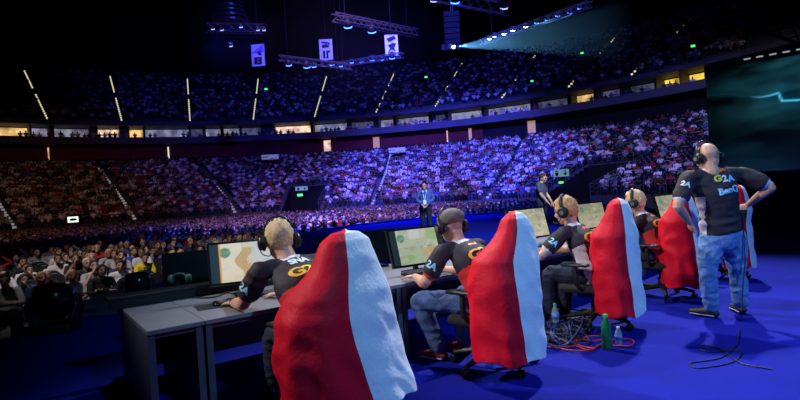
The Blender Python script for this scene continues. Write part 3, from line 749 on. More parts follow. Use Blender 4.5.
def headset(J, hs, parent, style=0, m='headset_black', acc='headset_grey', lift=.0):
    r, f, u = headframe(J); c = V(J['head']); R3 = frame(r, f, u); T = .103 * hs + .012
    pts = []
    for k in range(13):
        a = math.pi * (k / 12); pts.append(c - f * .005 + u * (.018 * hs + lift) + r * math.cos(a) * (.096 * hs) + u * math.sin(a) * (T + .006) - u * (.03 if k in (0, 12) else 0))
    b = MB(); b.tube(pts, [(.020, .008)] * 13, 8, side=f, dens=2); hb = ob('headset', b, M[m], parent, True)
    for q in (-1, 1):
        rot = frame(f, u, r * q); ctr = c + r * q * .082 * hs - f * .004 - u * .012 * hs
        b = MB(); b.lathe([(.044, .000), (.057, .004), (.060, .018), (.053, .026)], ctr, rot, 18); ob('ear_cushion', b, M['black_fabric'], hb, True)
        b = MB(); b.lathe([(.052, .024), (.055, .032), (.048, .050), (.027, .057), (.024, .054)], ctr, rot, 18); ob('ear_cup', b, M[m], hb, True)
        b = MB(); b.lathe([(.022, .055), (.022, .0585)], ctr, rot, 14); ob('cup_badge', b, M[acc], hb)
    p = c - r * .125 * hs - u * .03 * hs; e = c + f * .125 * hs - r * .035 * hs - u * .072 * hs
    b = MB(); b.tube([p, p.lerp(e, .35) - u * .035 - r * .01, p.lerp(e, .75) - u * .03, e], [.004, .004, .004, .004], 6, dens=4); b.ell(e, (.012, .012, .010)); ob('microphone', b, M[m], hb, True)
    return hb
def place(o, loc, rz): o.location = loc; o.rotation_euler = (0, 0, rz)
def make_person(label, J, loc, rz=0.0, hs=1.0, fat=1.0, voxel=.0065, skin='skin', top='jersey', trs='jeans_dark', shoe='shoe_dark', hair='hair_brown', sl=.62, longs=False, group=None, extra=None, xm=None, cvox=.010, hairkw=None, topfn=None, topm=None, fold=.006, hem=.05):
    me = remesh(body_mb(J, hs, fat), voxel, 3, .5, 'person'); paint(me, face_paint(J, hs, extra))
    o = ob('person', me, [M[skin], M['eye_dark'], M['lips']] + ([M[xm]] if xm else [])); place(o, loc, rz); tag(o, label, 'person', group)
    tm = remesh(top_mb(J, fat, sl, longs=longs, hem=hem), cvox, 4, .5, 'shirt'); ruffle(tm, fold, 7.0, rnd.random() * 9, (1, 1, 1.8))
    if topfn: paint(tm, topfn)
    ts = ob('shirt', tm, topm or M[top], o)
    tr = remesh(trousers_mb(J, 1 + (fat - 1) * .6), cvox, 4, .5, 'trousers'); ruffle(tr, fold * 1.5, 9.0, rnd.random() * 9, (1, 1, 1.6)); ob('trousers', tr, M[trs], o)
    for s in ('L', 'R'):
        a, b = shoe_mb(J, s); so = ob('shoe', a, M[shoe], o, True); ob('sole', b, M['sole'], so, True)
    if hair:
        ob('hair', hair_mesh(J, hs, **(hairkw or {})), M[hair], o)
    return o, ts, tm
def sit(head_y=.3, head_z=1.17, lean=.0, **k):
    """seated skeleton; origin on the floor below the seat centre, +y forward"""
    J = dict(pel=(0, .0, .56), chest=(0, head_y * .45 - .02, .84), neck=(0, head_y * .78, head_z - .16), head=(0, head_y, head_z), face=(0, 1, -.15),
             shL=(-.19, head_y * .70, head_z - .225), shR=(.19, head_y * .70, head_z - .225), elL=(-.26, head_y + .1, .72), elR=(.26, head_y + .1, .72), wrL=(-.2, head_y + .38, .70), wrR=(.2, head_y + .38, .70),
             hipL=(-.095, .04, .53), hipR=(.095, .04, .53), knL=(-.15, .40, .51), knR=(.15, .40, .51), anL=(-.15, .42, .10), anR=(.15, .42, .10), toeL=(-.17, .58, .03), toeR=(.17, .58, .03))
    J.update(k); return J
# ------------------------------------------------------------------ desks
ZD = .65
FD = V((-.70, .714, 0)).normalized(); RD = V((FD.y, -FD.x, 0)); RZ = yawdir(FD)
N0 = V((-1.69, 3.437, 0))
def dirv(deg): return V((math.cos(math.radians(deg)), math.sin(math.radians(deg)), 0))
def desk(label, p, deg, L, D, left_panel=True, group=None):
    t = thing('desk', label, 'desk', p, math.radians(deg), group)
    ob('desk_top', MB().box((L / 2, D / 2, ZD - .016), (L - .006, D, .032), bev=.004), M['desk'], t)
    ob('side_panel', MB().box((.03, D / 2, (ZD - .032) / 2), (.045, D - .04, ZD - .034)), M['desk_side'], t)
    ob('side_panel', MB().box((L - .035, D / 2, (ZD - .032) / 2), (.045, D - .04, ZD - .034)), M['desk_side'], t)
    ob('back_panel', MB().box((L / 2, D - .05, .36), (L - .12, .02, .5)), M['desk_side'], t)
    ob('front_rail', MB().box((L / 2, .05, ZD - .05), (L - .12, .02, .035)), M['desk_side'], t)
    return t
N1 = N0 + dirv(35.7) * .37; N2 = V((-.02, 4.64, 0)); N3 = N2 + dirv(38) * 1.58; N4 = N3 + dirv(42) * 1.58; N5 = N4 + dirv(45) * 1.6; N6 = N5 + dirv(45) * 1.6
desk('narrow grey end desk with an empty top at the near end of the row', N0, 35.7, .37, 1.2)
desk('grey desk of the blond player in front of the nearest chair cover', N1, 35.7, (N2 - N1).length, 1.2)
desk('grey desk of the player in the flat cap', N2, 38, 1.58, 1.15)
desk('grey desk of the ginger player', N3, 42, 1.58, 1.1)
desk('grey desk of the blond player beyond the third chair cover', N4, 45, 1.6, 1.1)
desk('grey desk beyond the standing person with hands on hips', N5, 45, 1.6, 1.1)
# black ledge on the rear of the first desk
lt = thing('desk_ledge', 'long black ledge along the rear edge of the nearest desk', 'shelf', N0 + dirv(125.7) * 1.10, math.radians(35.7))
ob('ledge_top', MB().box((.75, 0, ZD + .085), (1.7, .18, .025), bev=.004), M['dark_metal'], lt)
ob('ledge_front', MB().box((.75, -.07, ZD + .037), (1.68, .02, .072)), M['black'], lt)
for q in (0, 1): ob('ledge_foot', MB().box((-.07 + 1.64 * q, .02, ZD + .037), (.02, .14, .072)), M['desk'], lt)

# ------------------------------------------------------------------ monitors
def game_picture(kind, nx=96, ny=54):
    u, v = np.meshgrid(np.linspace(0, 1, nx), np.linspace(0, 1, ny))
    def fb(s, sd, o=3):
        r = np.zeros_like(u); a = 1
        for k in range(o):
            r += a * np.array([noise.noise(V((x * s * 2 ** k + sd, y * s * 2 ** k, sd))) for x, y in zip(u.ravel(), v.ravel())]).reshape(u.shape); a *= .5
        return r
    c = np.zeros(u.shape + (3,)); n = fb(3.0, kind * 7.3); n2 = fb(7, kind * 3.1 + 2)
    def mix(col, m): 
        m = np.clip(m, 0, 1)[..., None]; c[:] = c * (1 - m) + np.array(col) * m
    base = [(.80, .66, .42), (.42, .50, .34), (.52, .50, .34), (.50, .50, .28), (.55, .56, .36)][kind]
    mix(base, np.ones_like(u)); mix((.72, .68, .52), (n > .05) * .7); mix((.30, .32, .25), (n2 > .25) * .55)
    if kind == 0:
        mix((.92, .84, .66), (u < .42) * .8); mix((.62, .38, .08), ((abs(u - .46 - .06 * np.sin(v * 9)) < .08) & (v < .85)) * .85); mix((.62, .66, .66), ((u > .55) & (v > .45)) * .7); mix((.55, .60, .55), ((u > .62) & (v < .4)) * .5)
    elif kind == 1:
        mix((.48, .55, .42), (v > .5) * .6); mix((.62, .66, .60), ((u > .35) & (u < .55) & (v > .72)) * .9); mix((.20, .26, .18), ((u > .5 + .3 * (1 - v)) & (v < .5) & (u < .75)) * .7); mix((.56, .40, .18), ((v < .45) & (u > .66 - .3 * v) & (u < .95)) * .8); mix((.20, .45, .12), (((u - .33) ** 2 + (v - .2) ** 2) < .006) * .8); mix((.32, .5, .14), (((u - .8) ** 2 + (v - .8) ** 2) < .02) * .7)
    else:
        mix((.74, .70, .48), (v < .55) * .4); mix((.25, .27, .22), ((n > .2) & (v > .3)) * .6)
    r2 = (u - .20) ** 2 * 3.1 + (v - .76) ** 2
    mix((.10, .22, .15), (r2 < .017) * .9); mix((.45, .62, .5), (abs(r2 - .017) < .0025) * .9); mix((.2, .5, .3), ((r2 < .010) & (n2 > 0)) * .6)
    bar = (u < .125) | (u > .875)
    if kind in (0, 1): c[bar] = (.012, .03, .034)
    if kind == 0: mix((.9, .4, .05), (abs(u - .13) < .008))
    return c
def monitor(label, p, deg, kind=None, w=.60, h=.335, tilt=16, zb=.79, name='monitor', foot=True, gain=1.0):
    """p: centre of the screen's lower edge on plan; deg: direction of the screen's long side (screen looks to -y)"""
    t = thing(name, label, 'monitor', (p[0], p[1], zb), math.radians(deg))
    R = Matrix.Rotation(-math.radians(tilt), 3, 'X')
    ob('housing', MB().box(R @ V((0, .022, h / 2)), (w + .03, .035, h + .03), R, bev=.006), M['black'], t)
    ob('bezel', MB().box(R @ V((0, .003, -.006)), (w + .03, .012, .018), R).box(R @ V((0, .003, h + .006)), (w + .03, .012, .018), R).box(R @ V((-w / 2 - .006, .003, h / 2)), (.018, .012, h), R).box(R @ V((w / 2 + .006, .003, h / 2)), (.018, .012, h), R), M['black_gloss'], t)
    if kind is None:
        ob('screen', MB().box(R @ V((0, .002, h / 2)), (w, .006, h), R), M['screen_off'], t)
    else:
        c = game_picture(kind) * gain; ny, nx = c.shape[:2]; gx, gz = np.meshgrid(np.linspace(-w / 2, w / 2, nx), np.linspace(0, h, ny))
        vs = np.array([R @ V((a, -.001, b)) for a, b in zip(gx.ravel(), gz.ravel())]); idx = np.arange(nx * ny).reshape(ny, nx)
        me = np_mesh('screen', vs, np.stack([idx[:-1, :-1], idx[:-1, 1:], idx[1:, 1:], idx[1:, :-1]], -1).reshape(-1, 4)); col_attr(me, c.reshape(-1, 3)); ob('screen', me, M['screen_on'], t)
    if foot:
        b = MB(); b.tube([R @ V((0, .05, h * .35)), V((0, .13, .05)), V((0, .12, ZD - zb + .02))], [.03, .028, .028], 8, dens=3); ob('stand_neck', b, M['black'], t, True)
        ob('stand_base', MB().box((0, .10, ZD - zb + .01), (.26, .2, .02), bev=.008), M['black_gloss'], t)
    return t
mid = lambda p, d, w: p + dirv(d) * w / 2
monitor('lit monitor at the nearest desk with a pale sandy game picture', mid(V((-1.585, 4.36, 0)), 22, .62), 22, 0, .62, .335, 18, .785, gain=.72)
monitor('lit monitor with a green game picture facing the player in the flat cap', mid(V((-.085, 5.02, 0)), 32, .62), 32, 1, .62, .345, 16, .745, gain=.8)
monitor('lit monitor of the ginger player with a pale game picture', mid(V((1.27, 6.03, 0)), 36, .62), 36, 2, .62, .335, 14, .83, gain=.75)
monitor('lit monitor glimpsed between the ginger player and the third chair cover', mid(V((2.37, 7.05, 0)), 36, .62), 36, 3, .62, .335, 14, .81, gain=.6)
monitor('lit monitor glimpsed beside the elbow of the standing person', mid(V((3.92, 8.05, 0)), 36, .62), 36, 4, .62, .335, 14, .82, gain=.6)
p0 = P(198, 275, 4.92)
monitor('switched-off black monitor on the black ledge at the near end of the desks', (p0.x, p0.y), 24, None, .56, .31, 10, .70, foot=True)
p1 = P(378, 248, 5.75)
monitor('switched-off black monitor right behind the nearest chair cover', (p1.x, p1.y), 32, None, .5, .30, 10, .74)

# ------------------------------------------------------------------ keyboards, mice, small desk things
def keyboard(label, p, deg, z=ZD):
    t = thing('keyboard', label, 'keyboard', (p[0], p[1], z), math.radians(deg))
    ob('keyboard_case', MB().box((0, 0, .012), (.44, .15, .022), bev=.006), M['black'], t)
    b = MB()
    for r in range(5):
        for k in range(14): b.box((-.195 + k * .03, -.054 + r * .027, .027), (.025, .022, .01))
    ob('key_pattern', b, M['headset_grey'], t); return t
def mouse(label, p, deg, z=ZD):
    t = thing('mouse', label, 'mouse', (p[0], p[1], z), math.radians(deg))
    b = MB(); b.tube([(0, -.04, .014), (0, 0, .018), (0, .04, .013)], [(.028, .014), (.032, .019), (.026, .013)], 12, side=(1, 0, 0), dens=3); ob('mouse_shell', b, M['black_gloss'], t, True)
    ob('scroll_wheel', MB().lathe([(.008, -.004), (.008, .004)], (0, .026, .03), Matrix.Rotation(math.pi / 2, 3, 'Y'), 10), M['headset_grey'], t); return t
def mousepad(label, p, deg, w=.4, d=.34):
    o = ob('mouse_pad', MB().box((0, 0, .002), (w, d, .004)), M['black_fabric']); place(o, (p[0], p[1], ZD), math.radians(deg)); return tag(o, label, 'mouse pad')
ST = [dict(b=V((-.357, 3.35, 0)), hy=.50), dict(b=V((.87, 4.08, 0)), hy=.36), dict(b=V((2.08, 5.1, 0)), hy=.26), dict(b=V((3.28, 6.2, 0)), hy=.26), dict(b=V((4.5, 7.1, 0)), hy=.3)]
for s in ST: s['o'] = s['b'] + FD * .28
def loc2w(k, x, y, z=0): return ST[k]['o'] + RD * x + FD * y + V((0, 0, z))
who = ['blond player with the mouse', 'player in the flat cap', 'ginger player', 'blond player beyond the third chair']
for k in range(4):
    fy = (1.12, .98, .95, .95)[k]
    p = loc2w(k, .20, fy); 
    if k == 1: p = G(424, 273, ZD)
    if k == 2: p = G(541, 246, ZD)
    keyboard(f'black keyboard in front of the {who[k]}', p, (28, 30, 36, 40)[k])
    if k != 0:
        q = loc2w(k, .52, fy - .05); mousepad(f'black mouse pad at the right hand of the {who[k]}', q, (30, 32, 38, 42)[k], .3, .28); mouse(f'black mouse at the right hand of the {who[k]}', q, (40, 42, 45, 45)[k], ZD + .004)
p = G(214, 306, ZD)
mousepad('black mouse pad under the hand of the blond player at the nearest desk', (p.x, p.y), 30, .27, .22); mouse('black mouse under the hand of the blond player at the nearest desk', (p.x + .02, p.y), 40, ZD + .004)
# headset lying in front of the dark monitor
t = thing('spare_headset', 'pale green headset lying on the black ledge in front of the dark monitor', 'headset', G(180, 283, ZD + .1)); 
mk('pale_green', (.08, .20, .15), .4)
b = MB(); b.tube([(.07 * math.cos(a), 0, .02 + .07 * math.sin(a)) for a in [math.pi * i / 10 for i in range(11)]], [(.012, .006)] * 11, 8, side=(0, 1, 0)); ob('headband', b, M['pale_green'], t, True)
for q in (-1, 1): ob('ear_cup', MB().lathe([(.03, 0), (.042, .01), (.036, .035)], (q * .06, 0, .04), Matrix.Rotation(q * math.pi / 2, 3, 'Y'), 14), M['pale_green'], t, True)
def cable(label, pts, m, r=.006, dens=6, group=None, name='cable'):
    o0 = V(pts[0]); b = MB(); b.tube([V(p) - o0 for p in pts], [r] * len(pts), 7, dens=dens); o = ob(name, b, M[m], None, True); o.location = o0; return tag(o, label, 'cable', group)
cable('black cable curling over the near desk top towards the ledge', [G(178, 293, ZD + .007), G(192, 297, ZD + .007), G(214, 297, ZD + .007), G(232, 290, ZD + .007), G(248, 287, ZD + .007)], 'cable_black')
cable('black cable lying along the desk below the nearest lit monitor', [G(222, 291, ZD + .007), G(236, 294, ZD + .007), G(252, 291, ZD + .007), G(262, 295, ZD + .007)], 'cable_black', .005)

# ------------------------------------------------------------------ gaming chairs and flag covers
def gaming_chair(label, k, legs_rot=.3):
    t = thing('gaming_chair', label, 'chair', ST[k]['o'], RZ)
    ob('seat', MB().box((0, .04, .395), (.50, .46, .09), bev=.04), M['black_fabric'], t, True)
    b = MB(); b.tube([(0, -.21, .48), (0, -.23, .70), (0, -.255, .92), (0, -.27, 1.04), (0, -.28, 1.13)], [(.18, .04), (.19, .05), (.17, .045), (.12, .035), (.08, .025)], 16, side=(1, 0, 0), dens=4); ob('backrest', b, M['black_fabric'], t, True)
    for q in (-1, 1):
        a = MB(); a.box((q * .30, .04, .645), (.085, .27, .03), bev=.012); ar = ob('armrest', a, M['dark_metal'], t, True)
        a = MB(); a.tube([(q * .30, .04, .635), (q * .30, .03, .46), (q * .22, .02, .40)], [.022, .022, .02], 8, dens=2); ob('armrest_post', a, M['black'], ar, True)
    ob('gas_lift', MB().lathe([(.045, .12), (.04, .22), (.026, .24), (.026, .39)], seg=14), M['dark_metal'], t, True)
    for i in range(5):
        a = legs_rot + i * 2 * math.pi / 5; d = V((math.cos(a), math.sin(a), 0)); b = MB(); b.tube([V((0, 0, .13)), d * .18 + V((0, 0, .115)), d * .335 + V((0, 0, .085))], [(.035, .03), (.028, .022), (.02, .018)], 9, dens=2); lg = ob('base_leg', b, M['black'], t, True)
        b = MB(); rot = frame(V((0, 0, 1)), d, V((0, 0, 1)).cross(d))
        for q in (-1, 1): b.lathe([(.012, -.009), (.032, -.009), (.034, 0), (.032, .009), (.012, .009)], d * .345 + V((-d.y, d.x, 0)) * q * .016 + V((0, 0, .035)), rot, 14)
        b.tube([d * .335 + V((0, 0, .09)), d * .345 + V((0, 0, .04))], .009, 6); ob('caster', b, M['black_gloss'], lg, True)
    return t
def flag_cover(label, k, prof, amp=1.0, seed=0.0, seam=(0, 0)):
    """red and white cloth draped over the backrest. prof rows: (z, half width, half depth, centre y, centre x)"""
    nseg, n = 88, 60
    zs = [p[0] for p in prof]
    def at(z):
        for a, b in zip(prof[:-1], prof[1:]):
            if b[0] <= z <= a[0]:
                t = (a[0] - z) / (a[0] - b[0]); t = t * t * (3 - 2 * t) if False else t; return [a[i] + (b[i] - a[i]) * t for i in range(5)]
        return list(prof[-1])
    vs = []; fs = []; mi = []
    ztop, zlow = zs[0], zs[-1]
    for j in range(n):
        s = j / (n - 1); z = ztop - (ztop - zlow) * (s ** 1.7); _, hw, hd, yc, xc = at(z); hang = max(0, (1.1 - z))
        for i in range(nseg):
            a = -math.pi / 2 + seam[0] + (seam[1] - seam[0]) * s + 2 * math.pi * i / nseg          # starts at the middle of the back
            ca, sa = math.cos(a), math.sin(a); e = 2 / 2.5
            x = hw * math.copysign(abs(ca) ** e, ca); y = hd * math.copysign(abs(sa) ** e, sa)
            w = noise.noise(V((x * 9 + seed, y * 9 + seed, z * 1.6))) * .018 * hang + noise.noise(V((x * 4 + z * 5 + seed, y * 4, z * 4 - x * 3))) * .009 + (.5 - abs(noise.noise(V((x * 5 + z * 4.5 + seed * 2, y * 5 + z * 1.5, z * 2.2 - x * 2))))) * .034 * min(1, .35 + hang) + math.sin(a * 9 + seed + z * 1.5) * .010 * hang * min(1, hang)
            w += noise.noise(V((x * 13 + z * 6, y * 13 - z * 9, z * 7 + seed))) * .004
            w *= amp * min(1, max(0, ztop - z) / .16); k_ = 1 + w / max(.06, math.hypot(x, y))
            vs.append(V((x * k_ + xc, y * k_ + yc + .0, z + .018 * math.sin(a * 5 + seed) * max(0, s - .8) * 5 * amp)))
    for j in range(n - 1):
        for i in range(nseg):
            q = j * nseg + i; r_ = j * nseg + (i + 1) % nseg; fs.append((q, q + nseg, r_ + nseg, r_)); mi.append(1 if i < nseg // 2 else 0)
    for i in range(0, nseg // 2): pass
    c = len(vs); vs.append(V((prof[0][4], prof[0][3], ztop + .012)))
    for i in range(nseg): fs.append((c, i, (i + 1) % nseg)); mi.append(1 if i < nseg // 2 else 0)
    o = MB(); o.v = [tuple(v) for v in vs]; o.f = fs; o.m = mi
    me = o.mesh('chair_cover', True); bm = bmesh.new(); bm.from_mesh(me); bmesh.ops.recalc_face_normals(bm, faces=bm.faces); bm.to_mesh(me); bm.free()
    cv = ob('chair_cover', me, [M['red_cloth'], M['white_cloth']]); cv.location = ST[k]['o']; cv.rotation_euler = (0, 0, RZ)
    sm = cv.modifiers.new('t', 'SOLIDIFY'); sm.thickness = .004; sm.offset = -1
    sb = cv.modifiers.new('s', 'SUBSURF'); sb.levels = 1; sb.render_levels = 1
    return tag(cv, label, 'chair cover')
PR = lambda top, W, D, sh=.0, yc=-.28: [(top, .015, .02, yc, 0), (top - .012, .07, .045, yc, 0), (top - .05, .125, .075, yc, 0), (top - .12, .165, .095, yc, 0), (top - .22, W * .74, .13, yc + .015, -sh * .2), (top - .34, W * .97, .19, yc + .045, -sh * .7), (top - .5, W * .98, D * .96, yc + .05, -sh), (top - .8, W * .96, D * .97, yc + .04, -sh), (.32, W * .94, D * .97, yc + .03, -sh), (.17, W * .92, D * .95, yc + .02, -sh)]
CH1 = [(1.23, .015, .02, -.28, .0), (1.218, .10, .05, -.28, .0), (1.17, .17, .085, -.28, .0), (1.08, .21, .11, -.28, -.01), (.98, .255, .14, -.27, -.02), (.85, .35, .20, -.25, -.05), (.72, .405, .24, -.22, -.065), (.55, .43, .25, -.22, -.055), (.35, .44, .25, -.24, -.03), (.14, .46, .24, -.26, .01)]
clab = ['nearest and largest red and white flag cover over a chair', 'red and white flag cover behind the player in the flat cap', 'red and white flag cover of the ginger player above the green bottle',
        'red and white flag cover partly behind the standing person with hands on hips', 'red and white flag cover mostly hidden behind the standing person']
for k in range(5):
    gaming_chair('black office chair under the ' + clab[k].replace('red and white ', '').replace('partly ', '').replace('mostly hidden ', 'farther '), k, .35 + .25 * k)
flag_cover(clab[0], 0, CH1, 1.1, 1.3, (-.36, -.02))
flag_cover(clab[1], 1, PR(1.245, .30, .235, .12), 1.0, 4.2, (-.64, -.36))
flag_cover(clab[2], 2, PR(1.26, .265, .20, .015), 1.0, 7.7, (-.64, -.42))
flag_cover(clab[3], 3, PR(1.27, .275, .21), 1.0, 2.9, (-.5, -.4))
flag_cover(clab[4], 4, PR(1.27, .27, .17), 1.0, 5.5, (-.5, -.4))

# ------------------------------------------------------------------ players
def jersey_paint(J, red_side, white_pipe):
    pel, ch = V(J['pel']), V(J['chest']); sx = (V(J['shR']) - V(J['shL'])).normalized(); nk = V(J['neck'])
    ax = (nk - pel).normalized()
    def fn(p):
        p = V(p); d = p - pel; h = d.dot(ax); lat = abs(d.dot(sx)); L = (nk - pel).length
        for s in ('L', 'R'):
            sh, el = V(J['sh' + s]), V(J['el' + s]); a = (el - sh); t = (p - sh).dot(a) / a.length_squared; off = (p - sh - a * t).length
            if t > .16 and off < .125 and lat > .13: return 2 if t > .72 else 0
        if h < L * .52 and lat > .155: return 1
        if (p - nk).length < .092 and (p - nk).dot(ax) > -.02: return 3
        return 0
    return fn
def player(k, label, J, hair, cap=False, cuff='cuff_red', side='jersey_red', hs=1.16, collar='piping', name_txt=None, **kw):
    o, ts, tm = make_person(label, J, ST[k]['o'], RZ, hs, kw.pop('fat', 1.1), sl=.62, hair=None if cap else hair, topfn=jersey_paint(J, 1, 1), topm=[M['jersey'], M[side], M[cuff], M[collar]], **kw)
    bv = bvh_of(tm); nk, ch = V(J['neck']), V(J['chest']); ax = (nk - ch).normalized(); back = V((0, -1, 0)); inw = (V((0, 1, 0)) - ax * ax.y).normalized()
    q = nk - ax * .085; 
    if name_txt: wrap_text(name_txt, .075, bv, q, (1, 0, 0), ax, inw, M['txt_white'], 'back_lettering', ts, bold=.004)
    else: wrap_text('~', .16, bv, q, (1, 0, 0), ax, inw, M['txt_red'], 'back_lettering', ts, bold=.006)
    wrap_text('G', .125, bv, nk - ax * .21 - V((.09, 0, 0)), (1, 0, 0), ax, inw, M['txt_orange'], 'back_lettering', ts, bold=.004, sx=1.25)
    wrap_text('2', .125, bv, nk - ax * .21, (1, 0, 0), ax, inw, M['txt_yellow'], 'back_lettering', ts, bold=.004, sx=1.25)
    wrap_text('A', .125, bv, nk - ax * .21 + V((.09, 0, 0)), (1, 0, 0), ax, inw, M['txt_cyan'], 'back_lettering', ts, bold=.004, sx=1.25)
    sh, el = V(J['shL']), V(J['elL']); a = (el - sh).normalized(); out = V((-1, -.35, .1)); out = (out - a * out.dot(a)).normalized(); xd = out.cross(a)
    wrap_text('2A', .078, bv, sh.lerp(el, .44), -xd if False else xd, -a, -out, M['txt_cyan'], 'sleeve_lettering', ts, bold=.003)
    return o
mk('jeans_mid', (.05, .09, .22), .85, bump=.4, bscale=55, vary=.25, vscale=9)
J1 = sit(ST[0]['hy'], 1.155, face=(.42, 1, -.2), shL=(-.215, .42, .955), shR=(.225, .33, .965), elL=(-.25, .63, .715), wrL=(-.20, .89, .685), hdL=(.02, 1, -.12), curlL=.55, elR=(.30, .60, .72), wrR=(.20, .90, .685), curlR=.5)
pl1 = player(0, 'blond person in a dark esports jersey with red cuffs holding a mouse', J1, 'hair_blond', hs=1.2, fat=1.18, name_txt='SNA', hairkw=dict(low=-.05, seed=2.0, th=.016))
headset(J1, 1.2, pl1, lift=.012)
b = MB(); b.tube([V(J1['elL']).lerp(V(J1['wrL']), .93) + V((.03 * math.cos(a), 0, .031 * math.sin(a))) for a in [2 * math.pi * i / 16 for i in range(17)]], .006, 6); ob('wristband', b, M['black'], pl1, True)
J2 = sit(ST[1]['hy'], 1.14, face=(.3, 1, -.25), shL=(-.205, .30, .935), shR=(.21, .25, .94), elL=(-.31, .42, .69), wrL=(-.13, .70, .70), hdL=(-.05, 1, -.1), curlL=.4, elR=(.30, .42, .70), wrR=(.30, .74, .70), knL=(-.18, .62, .50), anL=(-.13, .46, .10), toeL=(-.16, .62, .03))
pl2 = player(1, 'person in a grey flat cap typing in a dark jersey with red cuffs', J2, None, cap=True, trs='jeans_mid', shoe='shoe_red', xm='stubble', extra=lambda d, r, f, u: 3 if (d.dot(f) < .02 and d.dot(u) > -.055 and d.length < .16) else 0)
# flat cap worn backwards
r_, f_, u_ = headframe(J2); c_ = V(J2['head']); b = MB()
R3 = frame(r_, f_, (u_))
b.ell(c_ + u_ * .062 - f_ * .014, (.112, .138, .078), R3, 20, 10); b.ell(c_ + u_ * .03 - f_ * .006, (.106, .130, .045), R3, 20, 8); b.tube([c_ + f_ * .08 + u_ * .045 - r_ * .06, c_ + f_ * .165 + u_ * .025, c_ + f_ * .08 + u_ * .045 + r_ * .06], [(.02, .012), (.026, .012), (.02, .012)], 8, dens=3)
cm = remesh(b, .008, 5, .5, 'flat_cap'); ruffle(cm, .004, 12, 3); cp = ob('flat_cap', cm, M['cap_cloth'], pl2)
headset(J2, 1.16, pl2, 0, 'headset_black', lift=.014)
J3 = sit(ST[2]['hy'], 1.155, face=(-.12, 1, -.25), shL=(-.20, .20, .935), shR=(.20, .22, .935), elL=(-.37, .36, .725), wrL=(-.24, .64, .69), hdL=(.1, 1, -.1), elR=(.27, .40, .72), wrR=(.18, .74, .70))
pl3 = player(2, 'ginger person with black headset leaning over the third desk', J3, 'hair_ginger', cuff='piping', side='jersey_white', hairkw=dict(low=-.045, seed=5.0, th=.020))
headset(J3, 1.16, pl3, lift=.012)
J4 = sit(ST[3]['hy'], 1.15, face=(-.10, 1, -.18), shL=(-.20, .15, .925), shR=(.20, .16, .925), elL=(-.28, .34, .71), wrL=(-.18, .66, .69), elR=(.28, .36, .71), wrR=(.2, .68, .69))
pl4 = player(3, 'blond person in a dark jersey with headset seated beyond the third chair cover', J4, 'hair_blond', cuff='piping', side='jersey_red', hairkw=dict(low=-.045, seed=8.0, th=.018))
headset(J4, 1.16, pl4, lift=.012)

# ------------------------------------------------------------------ standing person with hands on hips
YC = 5.51
base = G(720, 316, 0); base = V((base.x, base.y, 0))
def W(px, py, dy=0.0): p = P(px, py, base.y + dy); return p - base
Jc = dict(pel=W(722, 232, .02), chest=W(716, 192, .0), neck=W(710, 169, -.01), head=W(708, 157, .05), face=(-.18, .9, -.36), hup=(-.05, .25, 1),
          shL=W(688.5, 178, -.02), shR=W(742.5, 174, .03), elL=W(677.5, 206, -.12), elR=W(771, 187, -.08), wrL=W(690, 223, .0), wrR=W(748, 205, .12),
          hdL=V((.35, .55, -.75)), hdR=V((-.75, .5, -.35)), hnL=V((-.9, -.2, -.2)), hnR=V((.5, -.5, .4)), thL=V((-.3, -.6, .5)), thR=V((.4, -.5, -.6)), curlL=.7, curlR=.7,
          hipL=W(711, 240, .02), hipR=W(733, 238, .03), knL=W(708, 276, -.02), knR=W(738, 275, .06), anL=W(711, 304, -.03), anR=W(741, 307, .05), toeL=W(697, 312.5, .08), toeR=W(745, 313.5, .20))
for s, zt in (('L', .03), ('R', .03)):
    a = Jc['an' + s]; a.z = .10; tt = Jc['toe' + s]; tt.z = .03
Jc['toeL'] = V((Jc['anL'].x - .10, Jc['anL'].y + .15, .03)); Jc['toeR'] = V((Jc['anR'].x + .03, Jc['anR'].y + .17, .03))
def coach_paint():
    J = Jc; pel, nk = J['pel'], J['neck']; sx = (J['shR'] - J['shL']).normalized(); ax = (nk - pel).normalized(); L = (nk - pel).length
    def fn(p):
        p = V(p); d = p - pel; h = d.dot(ax); lat = d.dot(sx)
        for s in ('L', 'R'):
            sh, el = J['sh' + s], J['el' + s]; a = el - sh; t = (p - sh).dot(a) / a.length_squared; off = (p - sh - a * t).length
            if t > .2 and off < .12 and abs(lat) > .16: return 1 if t > .80 else 0
        if h < L * .62 and lat < -.20 - .04 * (h / L - .1): return 2
        if h < L * .45 and lat > .215: return 2
        if (p - nk).length < .09 and (p - nk).dot(ax) > -.01: return 1
        return 0
    return fn
co, cts, ctm = make_person('bald person standing with hands on hips in a dark sponsor jersey and blue jeans', Jc, base, 0, 1.22, 1.18, trs='jeans', hair=None, topfn=coach_paint(), topm=[M['jersey'], M['piping'], M['jersey_white']], sl=.66, hem=-.13, xm='stubble',
                           extra=lambda d, r, f, u: 3 if (d.dot(f) < -.035 and -.07 < d.dot(u) < .005 and d.length < .17) else 0, fold=.008)
headset(Jc, 1.22, co, lift=.012)
bv = bvh_of(ctm); ax = (Jc['neck'] - Jc['pel']).normalized(); sx = (Jc['shR'] - Jc['shL']).normalized(); sx = (sx - ax * sx.dot(ax)).normalized(); inw = ax.cross(sx); 
if inw.y < 0: inw = -inw
def on_back(px, py): return W(px, py, -.1)
wrap_text('~~', .13, bv, on_back(722, 169.5), sx, ax, inw, M['txt_red'], 'back_lettering', cts, bold=.008, sx=.9)
wrap_text('G', .085, bv, on_back(717.2, 178.8), sx, ax, inw, M['txt_yellow'], 'back_lettering', cts, bold=.004, sx=1.25)
wrap_text('2', .085, bv, on_back(724.2, 178.6), sx, ax, inw, M['txt_white'], 'back_lettering', cts, bold=.004, sx=1.25)
